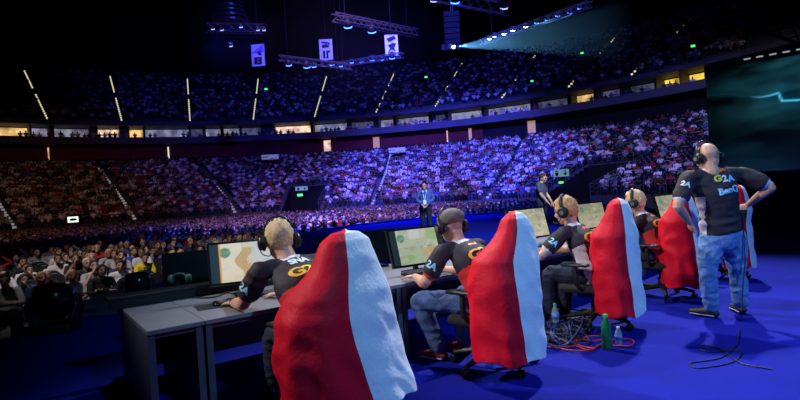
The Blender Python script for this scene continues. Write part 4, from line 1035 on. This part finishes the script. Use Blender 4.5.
wrap_text('A', .085, bv, on_back(731.2, 178.3), sx, ax, inw, M['txt_cyan'], 'back_lettering', cts, bold=.004, sx=1.25)
wrap_text('BenQ', .085, bv, on_back(726.5, 190), sx, ax, inw, M['txt_cyan'], 'back_lettering', cts, bold=.004, sx=1.12)
wrap_text('ESPORTS GEAR', .022, bv, on_back(727, 194.6), sx, ax, inw, M['txt_white'], 'back_lettering', cts, bold=.001) if False else None
a_ = (Jc['elL'] - Jc['shL']).normalized(); out = V((-.5, -1, .2)); out = (out - a_ * out.dot(a_)).normalized()
wrap_text('2A', .075, bv, Jc['shL'].lerp(Jc['elL'], .36), out.cross(a_), -a_, -out, M['txt_white'], 'sleeve_lettering', cts, bold=.003)
# belt and belt pack with its cable
b = MB(); b.box(W(743, 214, -.06), (.06, .03, .09), bev=.008); ob('belt_pack', b, M['black'], co, True)
cable('thin black cable hanging from the standing person and coiled on the floor',
      [base + W(743, 217, -.09), base + W(744, 240, -.10), base + W(745, 262, -.08), base + W(743, 285, -.07), base + W(742, 300, -.06)] + [G(x, y, .006) for x, y in ((741, 320), (739, 334), (737, 345), (722, 357), (704, 361), (690, 363), (696, 368), (716, 366), (735, 361), (741, 352), (730, 350), (712, 352), (700, 349), (704, 345), (722, 350), (738, 362), (752, 366), (772, 369))], 'cable_black', .005)

# ------------------------------------------------------------------ two people standing beyond the desks
def stand(sw=.19, **k):
    J = dict(pel=(0, 0, .98), chest=(0, .0, 1.27), neck=(0, -.01, 1.46), head=(0, .03, 1.60), face=(0, 1, -.05), shL=(-sw, -.01, 1.42), shR=(sw, -.01, 1.42), elL=(-.25, -.04, 1.13), elR=(.25, -.04, 1.13), wrL=(-.20, .12, .94), wrR=(.20, .12, .94),
             hipL=(-.095, 0, .93), hipR=(.095, 0, .93), knL=(-.11, .02, .51), knR=(.11, .02, .51), anL=(-.12, -.02, .10), anR=(.12, -.02, .10), toeL=(-.15, .14, .03), toeR=(.15, .14, .03)); J.update(k); return J
g = P(427, 230, 17.2)
Jm = stand(elL=(-.27, .0, 1.16), elR=(.27, .0, 1.16), wrL=(-.10, .2, 1.0), wrR=(.10, .2, 1.0))
M['cap_cloth'].node_tree.nodes['Principled BSDF'].inputs['Roughness'].default_value = .8
mk('slate_shirt', (.06, .08, .13), .8, bump=.2, bscale=90); mk('jacket_blue', (.06, .12, .42), .8, bump=.2, bscale=90); mk('lanyard', (.7, .75, .9), .6)
mn, mts, mtm = make_person('person in a blue jacket with a white lanyard standing beyond the desks', Jm, (g.x, g.y, 0), math.radians(172), 1.05, 1.05, voxel=.012, cvox=.016, top='jacket_blue', longs=True, hair='hair_black')
b = MB(); b.tube([(-.07, .06, 1.46), (-.03, .155, 1.28), (0, .165, 1.14)], .008, 5, dens=3); b.tube([(.07, .06, 1.46), (.03, .155, 1.28), (0, .165, 1.14)], .008, 5, dens=3); ly = ob('lanyard', b, M['lanyard'], mn, True)
ob('pass_card', MB().box((0, .175, 1.08), (.10, .008, .14), bev=.003), M['card'], ly)
b = MB(); b.box((-.045, .115, 1.42), (.06, .05, .05), bev=.01); b.box((.045, .115, 1.42), (.06, .05, .05), bev=.01); ob('shirt_collar', b, M['card'], mn, True)
g2 = P(543, 225, 14.5)
Jn = stand(face=(.1, 1, -.25), elL=(-.23, .08, 1.14), elR=(.23, .08, 1.14), wrL=(-.18, .22, .92), wrR=(.18, .24, .92), head=(0, .07, 1.585), neck=(0, .02, 1.45))
make_person('person in a dark T-shirt standing sideways near the tunnel mouth beyond the desks', Jn, (g2.x, g2.y, 0), yawdir((.75, -.5)), 1.05, 1.05, voxel=.012, cvox=.016, top='slate_shirt', hair='hair_brown', skin='skin')

# ------------------------------------------------------------------ floor things
def bottle(label, p, h, r, m, capm, lab=None):
    t = thing('bottle', label, 'bottle', p)
    ob('bottle_body', MB().lathe([(r * .7, 0), (r, .012), (r * .96, h * .2), (r, h * .4), (r, h * .62), (r * .75, h * .76), (r * .42, h * .86), (r * .38, h * .93)], seg=18), M[m], t, True)
    ob('cap', MB().lathe([(r * .46, h * .92), (r * .46, h)], seg=14), M[capm], t)
    if lab: ob('bottle_label', MB().lathe([(r * 1.02, h * .36), (r * 1.02, h * .6)], seg=18), M[lab], t, True)
bottle('green plastic bottle standing on the blue floor in front of the third chair', G(607, 349, 0), .30, .042, 'bottle_green', 'cap_green')
bottle('small clear bottle beside the green bottle on the blue floor', G(619, 346, 0), .17, .03, 'bottle_clear', 'label_white', 'label_blue')
bottle('clear water bottle with blue label standing in the tangle of cables', G(556, 327, 0), .24, .036, 'bottle_clear', 'cap_green', 'label_blue')
bottle('clear water bottle standing on the floor under the desk of the ginger player', G(575, 296, 0), .24, .036, 'bottle_clear', 'cap_green', 'label_blue')
def tangle(label, xa, xb, ya, yb, m, n, seed, r=.007, z=.01):
    q = random.Random(seed); pts = []
    for i in range(n):
        pts.append(G(q.uniform(xa, xb), q.uniform(ya, yb), z + q.random() * .05))
    return cable(label, pts, m, r, 5)
red = [((543, 345), (556, 348), (575, 346), (588, 350), (600, 345), (610, 340), (628, 339), (634, 342), (628, 346), (610, 345)), ((540, 340), (556, 338), (570, 343), (585, 347), (594, 349), (580, 351), (562, 349), (552, 343), (560, 336), (575, 334)), ((562, 333), (578, 338), (592, 336), (606, 337), (596, 341), (580, 340), (566, 345))]
for i, pts in enumerate(red): cable(('red cable looping out past the green bottle', 'red cable coiled in wide loops on the blue floor', 'red cable winding through the middle of the tangle')[i], [G(x, y, .008 + .006 * (j % 3)) for j, (x, y) in enumerate(pts)], 'cable_red', .0075)
for i in range(7):
    tangle(('black cable tangled behind the second chair cover', 'black cable tangled round the clear bottle', 'black cable tangled at the far side of the cable heap', 'black cable tangled close to the second chair cover', 'black cable on top of the cable heap', 'black cable running under the red cables', 'black cable spread under the desk')[i], 544, 590, 312, 344, 'cable_black' if i % 3 else 'cable_blue', 14, 40 + i)
cable('black cable trailing across the blue floor below the third desk', [G(x, y, .008) for x, y in ((545, 300), (556, 303), (568, 308), (582, 311), (590, 318))], 'cable_black', .007)

# moving heads and flat boxes at the edge of the stage
def moving_head(label, p, s, rz):
    t = thing('moving_head_light', label, 'light', p, rz)
    ob('base', MB().box((0, 0, s * .1), (s * .8, s * .7, s * .2), bev=s * .04), M['black'], t, True)
    for q in (-1, 1): 
        b = MB(); b.tube([(q * s * .42, 0, s * .18), (q * s * .5, 0, s * .5), (q * s * .46, 0, s * .72)], [(s * .06, s * .14), (s * .06, s * .13), (s * .05, s * .1)], 10, side=(1, 0, 0), dens=3); ob('yoke_arm', b, M['black'], t, True)
    R = Matrix.Rotation(math.radians(-20), 3, 'X'); b = MB(); b.lathe([(s * .2, -s * .34), (s * .36, -s * .24), (s * .40, .05 * s), (s * .39, s * .30), (s * .34, s * .34), (s * .32, s * .30)], (0, 0, s * .62), R, 24); hd = ob('head', b, M['black_gloss'], t, True)
    ob('lens', MB().lathe([(s * .32, s * .29), (s * .18, s * .33)], (0, 0, s * .62), R, 24), M['black_gloss'], hd, True)
    return t
p = G(139, 303, .16); moving_head('black moving head stage light in front of the person in the yellow T-shirt', (p.x, p.y, .16), .41, .3)
p = G(56, 331, 0); moving_head('large black moving head stage light at the dark corner of the stage', (p.x, p.y, 0), .58, .2)
t = thing('stage_box', 'low flat black box at the stage edge beside the moving head light', 'box', (-4.05, 7.95, 0)); ob('box_body', MB().box((0, 0, .078), (1.25, 1.25, .156), bev=.01), M['desk_side'], t)
for q in (-1, 1): ob('box_handle', MB().box((q * .3, -.63, .08), (.16, .02, .04), bev=.008), M['black'], t)
# ------------------------------------------------------------------ spectators
SKINS = [(.62, .36, .26), (.55, .30, .21), (.66, .42, .32), (.42, .22, .14)]
HAIRS = [(.03, .018, .012), (.012, .01, .01), (.09, .05, .025), (.25, .16, .07)]
PANTS = [(.03, .04, .08), (.015, .015, .018), (.06, .09, .17), (.10, .085, .06)]
def low_figure(kind):
    m = MB(); ids = []
    def mark(i): ids.extend([i] * (len(m.v) - len(ids)))
    m.ell((0, .09, 1.13), (.085, .10, .125), nu=7, nv=5); mark(0)
    for q in range(len(ids)):
        x, y, z = m.v[q]
        if z > 1.165 or (y < .05 and z > 1.09): ids[q] = 1
    m.tube([(0, -.06, .46), (0, -.03, .72), (0, .0, .93), (0, .04, 1.04)], [(.17, .12), (.17, .12), (.19, .10), (.06, .05)], 7, side=(1, 0, 0), cap=False); mark(2)
    for s in (-1, 1):
        if kind == 0: a = [(s * .20, .0, .96), (s * .27, .12, .72), (s * .10, .32, .66)]
        elif kind == 1: a = [(s * .20, .0, .96), (s * .26, .18, .74), (s * -.05, .20, .80)]
        else: a = [(s * .20, .0, .96), (s * .24, .20, .72), (s * .04, .24, .92)]
        m.tube(a[:2], [.062, .052], 5, cap=False); mark(2)
        m.tube(a[1:], [.042, .038], 5, cap=False); mark(0)
        m.tube([(s * .09, -.02, .50), (s * .13, .42, .50), (s * .13, .42, .48), (s * .14, .40, .04)], [.085, .068, .068, .05], 5, cap=False); mark(3)
    v = np.array(m.v, dtype=np.float32); tris = []
    for f in m.f:
        for i in range(1, len(f) - 1): tris.append((f[0], f[i], f[i + 1]))
    return v, np.array(tris), np.array(ids)
FIG = [low_figure(k) for k in range(3)]
def pick_shirt(bright=1.0):
    t = rnd.random() * sum(s[2] for s in SHIRTS)
    for s in SHIRTS:
        t -= s[2]
        if t <= 0: return s
    return SHIRTS[0]
def crowd(name, seats, label):
    """seats: (x, y, z, yaw, scale)"""
    VV, TT, CC = [], [], []; off = 0
    for (x, y, z, yaw, s) in seats:
        v, t, ids = FIG[rnd.choice((0, 0, 0, 1, 1, 2))]; c, sn = math.cos(yaw), math.sin(yaw); w = v * (s, s, s)
        lean = rnd.uniform(-.04, .05); w = w.copy(); w[:, 0] += lean * w[:, 2]
        q = np.empty_like(w); q[:, 0] = w[:, 0] * c - w[:, 1] * sn + x; q[:, 1] = w[:, 0] * sn + w[:, 1] * c + y; q[:, 2] = w[:, 2] + z
        sh = pick_shirt()[1]; j = rnd.uniform(.75, 1.15); pal = np.array([[k * .8 for k in rnd.choice(SKINS)], rnd.choice(HAIRS), [min(.9, k * j * (1.22 if sh[1] > .6 else .85)) for k in sh], rnd.choice(PANTS)], dtype=np.float32)
        VV.append(q); TT.append(t + off); CC.append(pal[ids]); off += len(v)
    me = np_mesh(name, np.concatenate(VV), np.concatenate(TT)); col_attr(me, np.concatenate(CC))
    o = ob(name, me, M['crowd']); tag(o, label, None, None, 'stuff'); return o
def seats_mesh(name, seats, label):
    VV, QQ = [], []; off = 0
    bx = MB(); bx.box((0, -.20, .66), (.43, .05, .46)); bx.box((0, .0, .43), (.43, .40, .06)); bx.box((0, -.05, .2), (.08, .08, .42)); bv = np.array(bx.v); bf = np.array(bx.f)
    for (x, y, z, yaw, s) in seats:
        c, sn = math.cos(yaw), math.sin(yaw); q = np.empty_like(bv); q[:, 0] = bv[:, 0] * c - bv[:, 1] * sn + x; q[:, 1] = bv[:, 0] * sn + bv[:, 1] * c + y; q[:, 2] = bv[:, 2] + z
        VV.append(q); QQ.append(bf + off); off += len(bv)
    o = ob(name, np_mesh(name, np.concatenate(VV), np.concatenate(QQ)), M['seat_plastic']); return tag(o, label, None, None, 'stuff')
LOOK = V((3.0, 4.0))
def yaw_to(x, y, tgt=LOOK): return yawdir((tgt.x - x, tgt.y - y)) + rnd.uniform(-.25, .25)
def seen(x, y, z, ma=60):
    p = V((x, y, z + 1))
    if (p - CAM).dot(CF) < 1: return False
    a, b, w = proj(p); return -ma < a < 745 and b < 430
def bowl_seats(R0, N, T, Z0, H, aisles, vom=False, pitch=.54, jmin=0):
    out = []
    for j in range(jmin, N):
        r = R0 + (j + .42) * T; z = Z0 + j * H; n = int((PH1 - PH0) * r / pitch)
        for i in range(n):
            p = PH0 + (i + .5) * pitch / r
            if vom and j < VOM_ROWS + 0 and any(a - .3 / r < p < c + .3 / r for a, c in VOMS): continue
            if any(abs(p - (f(j))) < .45 / r for f in aisles): continue
            q = ring(p, r); 
            if seen(q.x, q.y, z): out.append((q.x, q.y, z, p, j))
    return out
lo = bowl_seats(R_LO, N_LO, T_LO, Z_LO, H_LO, [lambda j, k=k: ais_phi(k, j) for k in range(len(AIS_LO))], True)
lo = [s for s in lo if s[4] != CROSS or s[0] > -2]
up = bowl_seats(R_UP, N_UP, T_UP, Z_UP, H_UP, [lambda j, p=p: p for p in AIS_UP])
up = [s for s in up if s[4] not in (14,)]
seats_mesh('lower_tier_seats', [(x, y, z, yaw_to(x, y, OC), 1) for (x, y, z, p, j) in lo], 'dark folding seats in rows on the lower tier')
seats_mesh('upper_tier_seats', [(x, y, z, yaw_to(x, y, OC), 1) for (x, y, z, p, j) in up if j > 0], 'dark folding seats in rows on the upper tier')
def occ_lo(x, y, j):
    px = proj((x, y, 2))[0]
    return .93 if px < 560 else max(.40, .88 - (px - 560) * .0055)
crowd('crowd_lower_tier', [(x, y, z, yaw_to(x, y), rnd.uniform(.93, 1.06)) for (x, y, z, p, j) in lo if rnd.random() < occ_lo(x, y, j)], 'crowd filling the lower tier of the arena')
crowd('crowd_upper_tier', [(x, y, z, yaw_to(x, y), rnd.uniform(.93, 1.06)) for (x, y, z, p, j) in up if rnd.random() < (.6 if j < 16 else .38)], 'sparser crowd on the dark upper tier')
bal = []
for r, z in ((50.4, 10.42), (51.52, 10.72)):
    n = int((PH1 - PH0) * r / .62)
    for i in range(n):
        p = PH0 + (i + .5) * .62 / r; q = ring(p, r)
        if rnd.random() < .42 and noise.noise(V((p * 14, r, 0))) > -.2 and seen(q.x, q.y, z): bal.append((q.x, q.y, z, yaw_to(q.x, q.y), rnd.uniform(.9, 1.05)))
crowd('crowd_balcony', bal, 'spectators along the balcony before the lit suites')
# --- the arena floor
def in_stage(x, y, ma=.9):
    # distance-aware point in polygon
    ins = False; dmin = 9e9
    for i in range(len(STG)):
        x0, y0 = STG[i]; x1, y1 = STG[(i + 1) % len(STG)]
        if (y0 > y) != (y1 > y) and x < (x1 - x0) * (y - y0) / (y1 - y0) + x0: ins = not ins
        t = max(0, min(1, ((x - x0) * (x1 - x0) + (y - y0) * (y1 - y0)) / ((x1 - x0) ** 2 + (y1 - y0) ** 2))); dmin = min(dmin, math.hypot(x - x0 - t * (x1 - x0), y - y0 - t * (y1 - y0)))
    return ins or dmin < ma
fd = V((.62, -.78)).normalized(); ed = V((-fd.y, fd.x))
floor_seats = []
for i in range(-90, 130):
    for j in range(-80, 12):
        w = i * .56; q = ed * w - fd * (-j) * .95 * -1 if False else ed * w + fd * (j * .95)
        x, y = q.x, q.y + 6
        x += 0; 
        if (V((x, y)) - OC).length > R_LO - 1.3 or in_stage(x, y, .95): continue
        if y < 21.8 and -(x + 6.8) * .62 + (y - 11.5) * .78 < -.1: continue
        if y < 7.6 or 21.0 < y < 22.6 or abs((x + 14) * .78 + (y - 30) * .62) < .0: continue
        if x > 11: continue
        if not seen(x, y, -1.05, 40): continue
        floor_seats.append((x, y, V((x, y)).length))
SPECIAL = [(144, 257.5, 'yellow', (.85, .68, .02), 'person in a bright yellow T-shirt with a black scrawl'), (109, 239, 'red', (.60, .02, .03), 'person in a red sweater among dark shirts to the left of the near desk'),
           (22, 278, 'blue', (.05, .14, .5), 'person in a blue T-shirt seated in the dark far left front row'), (197, 232, 'green', (.12, .55, .22), 'person in a bright green T-shirt just left of the lit near monitor'), (133, 251, 'royal blue', (.03, .08, .5), 'person in a royal blue T-shirt behind the person in yellow'),
           (46, 273, 'dark', (.02, .02, .025), 'person in black with a white cap behind the large moving head light'), (92, 258, 'light blue', (.3, .45, .6), 'person in a light blue shirt left of the person in yellow'), (58, 261, 'white', (.7, .68, .66), 'person in a white T-shirt near the far left front rows'), (119, 262, 'navy', (.03, .04, .12), 'person in a navy top with pale sleeves next to the person in yellow'), (86, 266, 'black', (.018, .018, .02), 'person in black with folded arms on the front row behind the flat black box')]
SPOS = [G(a, b_, .10) for a, b_, *_ in SPECIAL]
floor_seats = [s for s in floor_seats if all(math.hypot(s[0] - p.x, s[1] - p.y) > .62 for p in SPOS)] + [(p.x, p.y, -9 + i * .01) for i, p in enumerate(SPOS)]
floor_seats.sort(key=lambda s: s[2])
print('floor seats', len(floor_seats), 'lower', len(lo), 'upper', len(up))
NEAR_N = 285
ind, rest = [], []
for k, (x, y, d) in enumerate(floor_seats):
    if k >= len(SPECIAL) and rnd.random() < (.28 if y < 22 else .06): 
        if k < 190: ind.append((x, y, d, False))
        continue
    if sum(1 for s in ind if s[3]) < NEAR_N: ind.append((x, y, d, True))
    else: rest.append((x, y, -1.05, yaw_to(x, y), rnd.uniform(.94, 1.05)))
crowd('crowd_floor', rest, 'seated crowd on the far part of the arena floor')
seats_mesh('floor_seats', [(x, y, -1.05, yaw_to(x, y), 1) for (x, y, z, a, s) in rest], 'dark chairs in rows on the far part of the arena floor')
# --- the individuals
mk('lip_s', (.42, .16, .13), .6)
def spect_pose(i):
    J = sit(.10, 1.17, face=(rnd.uniform(-.3, .3), 1, rnd.uniform(-.05, .2)), chest=(0, -.05, .84), neck=(0, .0, 1.02), shL=(-.19, -.02, .95), shR=(.19, -.02, .95), hand=1.0)
    P_ = [dict(elL=(-.25, .10, .70), elR=(.25, .10, .70), wrL=(-.08, .30, .64), wrR=(.08, .30, .62)),
          dict(elL=(-.27, .14, .72), elR=(.27, .14, .72), wrL=(.06, .22, .78), wrR=(-.08, .24, .74)),
          dict(elL=(-.24, .22, .73), elR=(.25, .10, .70), wrL=(-.08, .22, 1.0), wrR=(.08, .26, .64), head=(-.02, .10, 1.16)),
          dict(elL=(-.25, .10, .70), elR=(.24, .24, .74), wrL=(-.1, .32, .62), wrR=(.07, .22, 1.02)),
          dict(head=(0, .2, 1.09), neck=(0, .09, .97), chest=(0, .0, .80), shL=(-.19, .08, .89), shR=(.19, .08, .89), elL=(-.24, .30, .66), elR=(.24, .30, .66), wrL=(-.08, .44, .60), wrR=(.08, .44, .60)),
          dict(elL=(-.42, .0, 1.06), elR=(.25, .1, .70), wrL=(-.20, .06, 1.27), wrR=(.1, .3, .64))][i]
    J.update(P_); return J
PO = []
for i in range(6):
    J = spect_pose(i); bm_ = remesh(body_mb(J, 1.02, 1.0), .0135, 2, .5, 'person'); fp = face_paint(J, 1.25)
    paint(bm_, lambda p, fp=fp: 3 if p[2] < .11 else fp(p))
    for m_ in ('skin', 'eye_dark', 'lip_s', 'shoe_dark'): bm_.materials.append(M[m_])
    tm_ = remesh(top_mb(J, 1.03, .62 if i % 2 else .7, hem=.05, longs=(i in (1, 5))), .018, 3, .5, 'shirt'); tm_.materials.append(cloth(SHIRTS[0][1], 'white'))
    tr_ = remesh(trousers_mb(J), .018, 3, .5, 'trousers'); tr_.materials.append(M['jeans_dark'])
    hm_ = hair_mesh(J, 1.02, low=-.05, seed=i * 3.0, th=.018); hm_.materials.append(M['hair_brown'])
    PO.append((bm_, tm_, tr_, hm_))
skm = [cloth(c, f'skin_{i}') for i, c in enumerate(SKINS)]; ham = [M['hair_brown'], M['hair_black'], M['hair_brown'], M['hair_blond']]; pam = [M['jeans_dark'], cloth(PANTS[1], 'trouser_black'), M['jeans'], cloth(PANTS[3], 'trouser_khaki')]
def slotmat(o, m, i=0):
    o.material_slots[i].link = 'OBJECT'; o.material_slots[i].material = m
def linkchild(name, me, par):
    c = bpy.data.objects.new(name, me); COL.objects.link(c); c.parent = par; return c
people_seats = [s for s in ind if s[3]]
used = {}
for bst, (px, py, nm, c, lab) in enumerate(SPECIAL): used[bst] = (nm, c, lab)
ncol = {}
for k, (x, y, d, _) in enumerate(people_seats):
    pose = rnd.choice((0, 0, 0, 0, 1, 1, 1, 2, 3, 4, 4, 4, 5)) if k not in used else (0 if used[k][0] == 'yellow' else {'black': 1, 'blue': 2}.get(used[k][0], 0))
    bm_, tm_, tr_, hm_ = PO[pose]; nm, c, _w = pick_shirt()
    if k not in used and d < 17:
        if nm in ('red', 'pink', 'green', 'blue'): nm, c, _w = SHIRTS[2]
        if pose == 5:
            pose = 1; bm_, tm_, tr_, hm_ = PO[1]
    zone = 'the floor rows beside the stage' if y < 22 else ('the far rows beyond the cross aisle' if x < -6 else 'the far rows before the stage front')
    grp = f'spectators in {nm} tops in {zone}'; lab = f'person in a {nm} top seated in {zone}'
    if k in used: nm, c, lab = used[k]; grp = None
    o = bpy.data.objects.new('person', bm_); COL.objects.link(o); place(o, (x, y, -1.05), yaw_to(x, y, V((4, -2)) if y < 22 else LOOK)); s = rnd.uniform(.95, 1.05); o.scale = (s, s, s)
    tag(o, lab, 'person', grp); slotmat(o, skm[rnd.randrange(4)])
    t = linkchild('shirt', tm_, o); slotmat(t, cloth(c, nm.replace(' ', '_')))
    t2 = linkchild('trousers', tr_, o); slotmat(t2, pam[rnd.randrange(4)])
    h = linkchild('hair', hm_, o); slotmat(h, ham[rnd.randrange(4)])
    if k in used and used[k][0] == 'yellow':
        bv = bvh_of(tm_); wrap_text('~S~', .16, bv, (0, .1, .85), (-1, 0, 0), (0, 0, 1), (0, -1, 0), M['ink'], 'shirt_print', t, bold=.008)
    if k in used and used[k][0] == 'dark': slotmat(h, cloth((.7, .7, .72), 'white_cap'))
# chairs of the near block
def audience_chair():
    t = thing('audience_chair', '', 'chair'); 
    b = MB(); b.tube([(0, -.21, .50), (0, -.24, .66), (0, -.27, .84), (0, -.28, .92)], [(.19, .02), (.225, .022), (.22, .022), (.15, .018)], 14, side=(1, 0, 0), dens=3); ob('backrest', b, M['black_fabric'], t, True)
    ob('seat', MB().box((0, 0, .43), (.45, .43, .06), bev=.02), M['black_fabric'], t, True)
    b = MB(); b.tube([(.15 * math.cos(a) * 1.56, -.245 - .05 * (math.sin(a)), .70 + .24 * math.sin(a)) for a in [math.pi * i / 14 for i in range(15)]], .012, 6); ob('back_rim', b, M['steel'], t, True)
    for sx_ in (-1, 1):
        for sy in (-1, 1):
            b = MB(); b.tube([(sx_ * .20, sy * .18, .42), (sx_ * .22, sy * .22, .0)], .013, 6); ob('leg', b, M['dark_metal'], t, True)
    return t
near = sorted(ind, key=lambda s: s[2])[:150]
ch0 = audience_chair(); first = True
for (x, y, d, occ) in near:
    c = ch0 if first else dup(ch0); first = False
    c.location = (x, y, -1.05); c.rotation_euler = (0, 0, yawdir((4 - x, -2 - y)))
    z = 'the floor rows beside the stage' if y < 22 else 'the far floor rows'
    c['label'] = f'empty black chair with a rounded back in {z}' if not occ else f'black rounded chair under a spectator in {z}'
    c['group'] = ('empty chairs in ' if not occ else 'occupied chairs in ') + z
# ------------------------------------------------------------------ light
def spot(name, p, tgt, e, c, size=60, blend=.6, soft=.4):
    l = bpy.data.lights.new(name, 'SPOT'); l.energy = e; l.color = c; l.spot_size = math.radians(size); l.spot_blend = blend; l.shadow_soft_size = soft
    o = bpy.data.objects.new(name, l); COL.objects.link(o); o.location = p; o.rotation_euler = (V(tgt) - V(p)).to_track_quat('-Z', 'Y').to_euler(); return o
BLUE = (.10, .14, 1.0); VIO = (.38, .30, 1.0); WARM = (1.0, .50, .33); WHITE = (.82, .90, 1.0)
# crowd washes
spot('wash_blue_a', (2, 16, 27), (6, 64, 3), 360000, (.07, .075, 1.0), 37, .7)
spot('wash_violet', (-2, 16, 27), (-4, 62, 2), 48000, (.26, .18, 1.0), 36, .8)
spot('wash_blue_b', (6, 12, 25), (24, 50, 4), 52000, (.16, .16, 1.0), 36, .8)
spot('wash_pale', (4, 14, 27), (12, 58, 3), 12000, (.62, .60, 1.0), 36, .8)
spot('wash_right', (4, 8, 20), (28, 40, 4), 9000, (.95, .85, .95), 40, .8)
spot('wash_warm', (-10, 12, 22), (-29, 50, 0), 7500, WARM, 50, .9)
spot('wash_floor_pink', (-4, 14, 18), (-5, 42, -1), 32000, (.95, .52, .95), 48, .9)
spot('wash_upper', (0, 16, 14), (-8, 86, 19), 40000, (.05, .06, 1.0), 66, .9)
spot('wash_near_rows', (-8, 8, 10), (-8, 16, -1), 3200, (1.0, .88, .88), 50, .9)
spot('wash_upper', (0, 14, 12), (2, 62, 14), 8500, (.09, .10, 1.0), 80, .9)
# stage: keys from the trusses on the hall side, a softer one from behind the camera, blue floods
spot('key_right', (7, 14.5, 14), (3.2, 5.0, .6), 12500, WHITE, 36, .6, .25)
spot('key_left', (-6, 13, 12), (2.6, 5.0, .9), 8500, (.95, .95, 1.0), 26, .8, .3)
spot('side_left', (-9, 2.5, 8.5), (1.4, 4.6, .9), 4800, (1.0, .96, .94), 27, .7, .3)
spot('stage_blue', (8, -2, 11), (3.2, 5.5, 0), 900, (.05, .10, 1.0), 38, .7, .6)
spot('back_white', (6, -3.5, 8), (2.0, 4.6, .9), 3000, (.24, .56, 1.0), 42, .7, .5)
spot('key_far', (4, 7, 10), (2.2, 16, 1.2), 11000, (.6, .72, 1.0), 30, .6, .3)  # added from the camera side to brighten the two people beyond the desks
wd = bpy.data.worlds.new('world'); SC.world = wd; wd.use_nodes = True
wd.node_tree.nodes['Background'].inputs[0].default_value = (.02, .03, .12, 1); wd.node_tree.nodes['Background'].inputs[1].default_value = .06
vs = SC.view_settings; vs.view_transform = 'Standard'; vs.look = 'None'; vs.gamma = 1; vs.use_curve_mapping = False; vs.exposure = 0.0
SC.cycles.use_denoising = True; SC.cycles.volume_step_rate = 2.0
SC.cycles.max_bounces = 6; SC.cycles.sample_clamp_indirect = 4.0
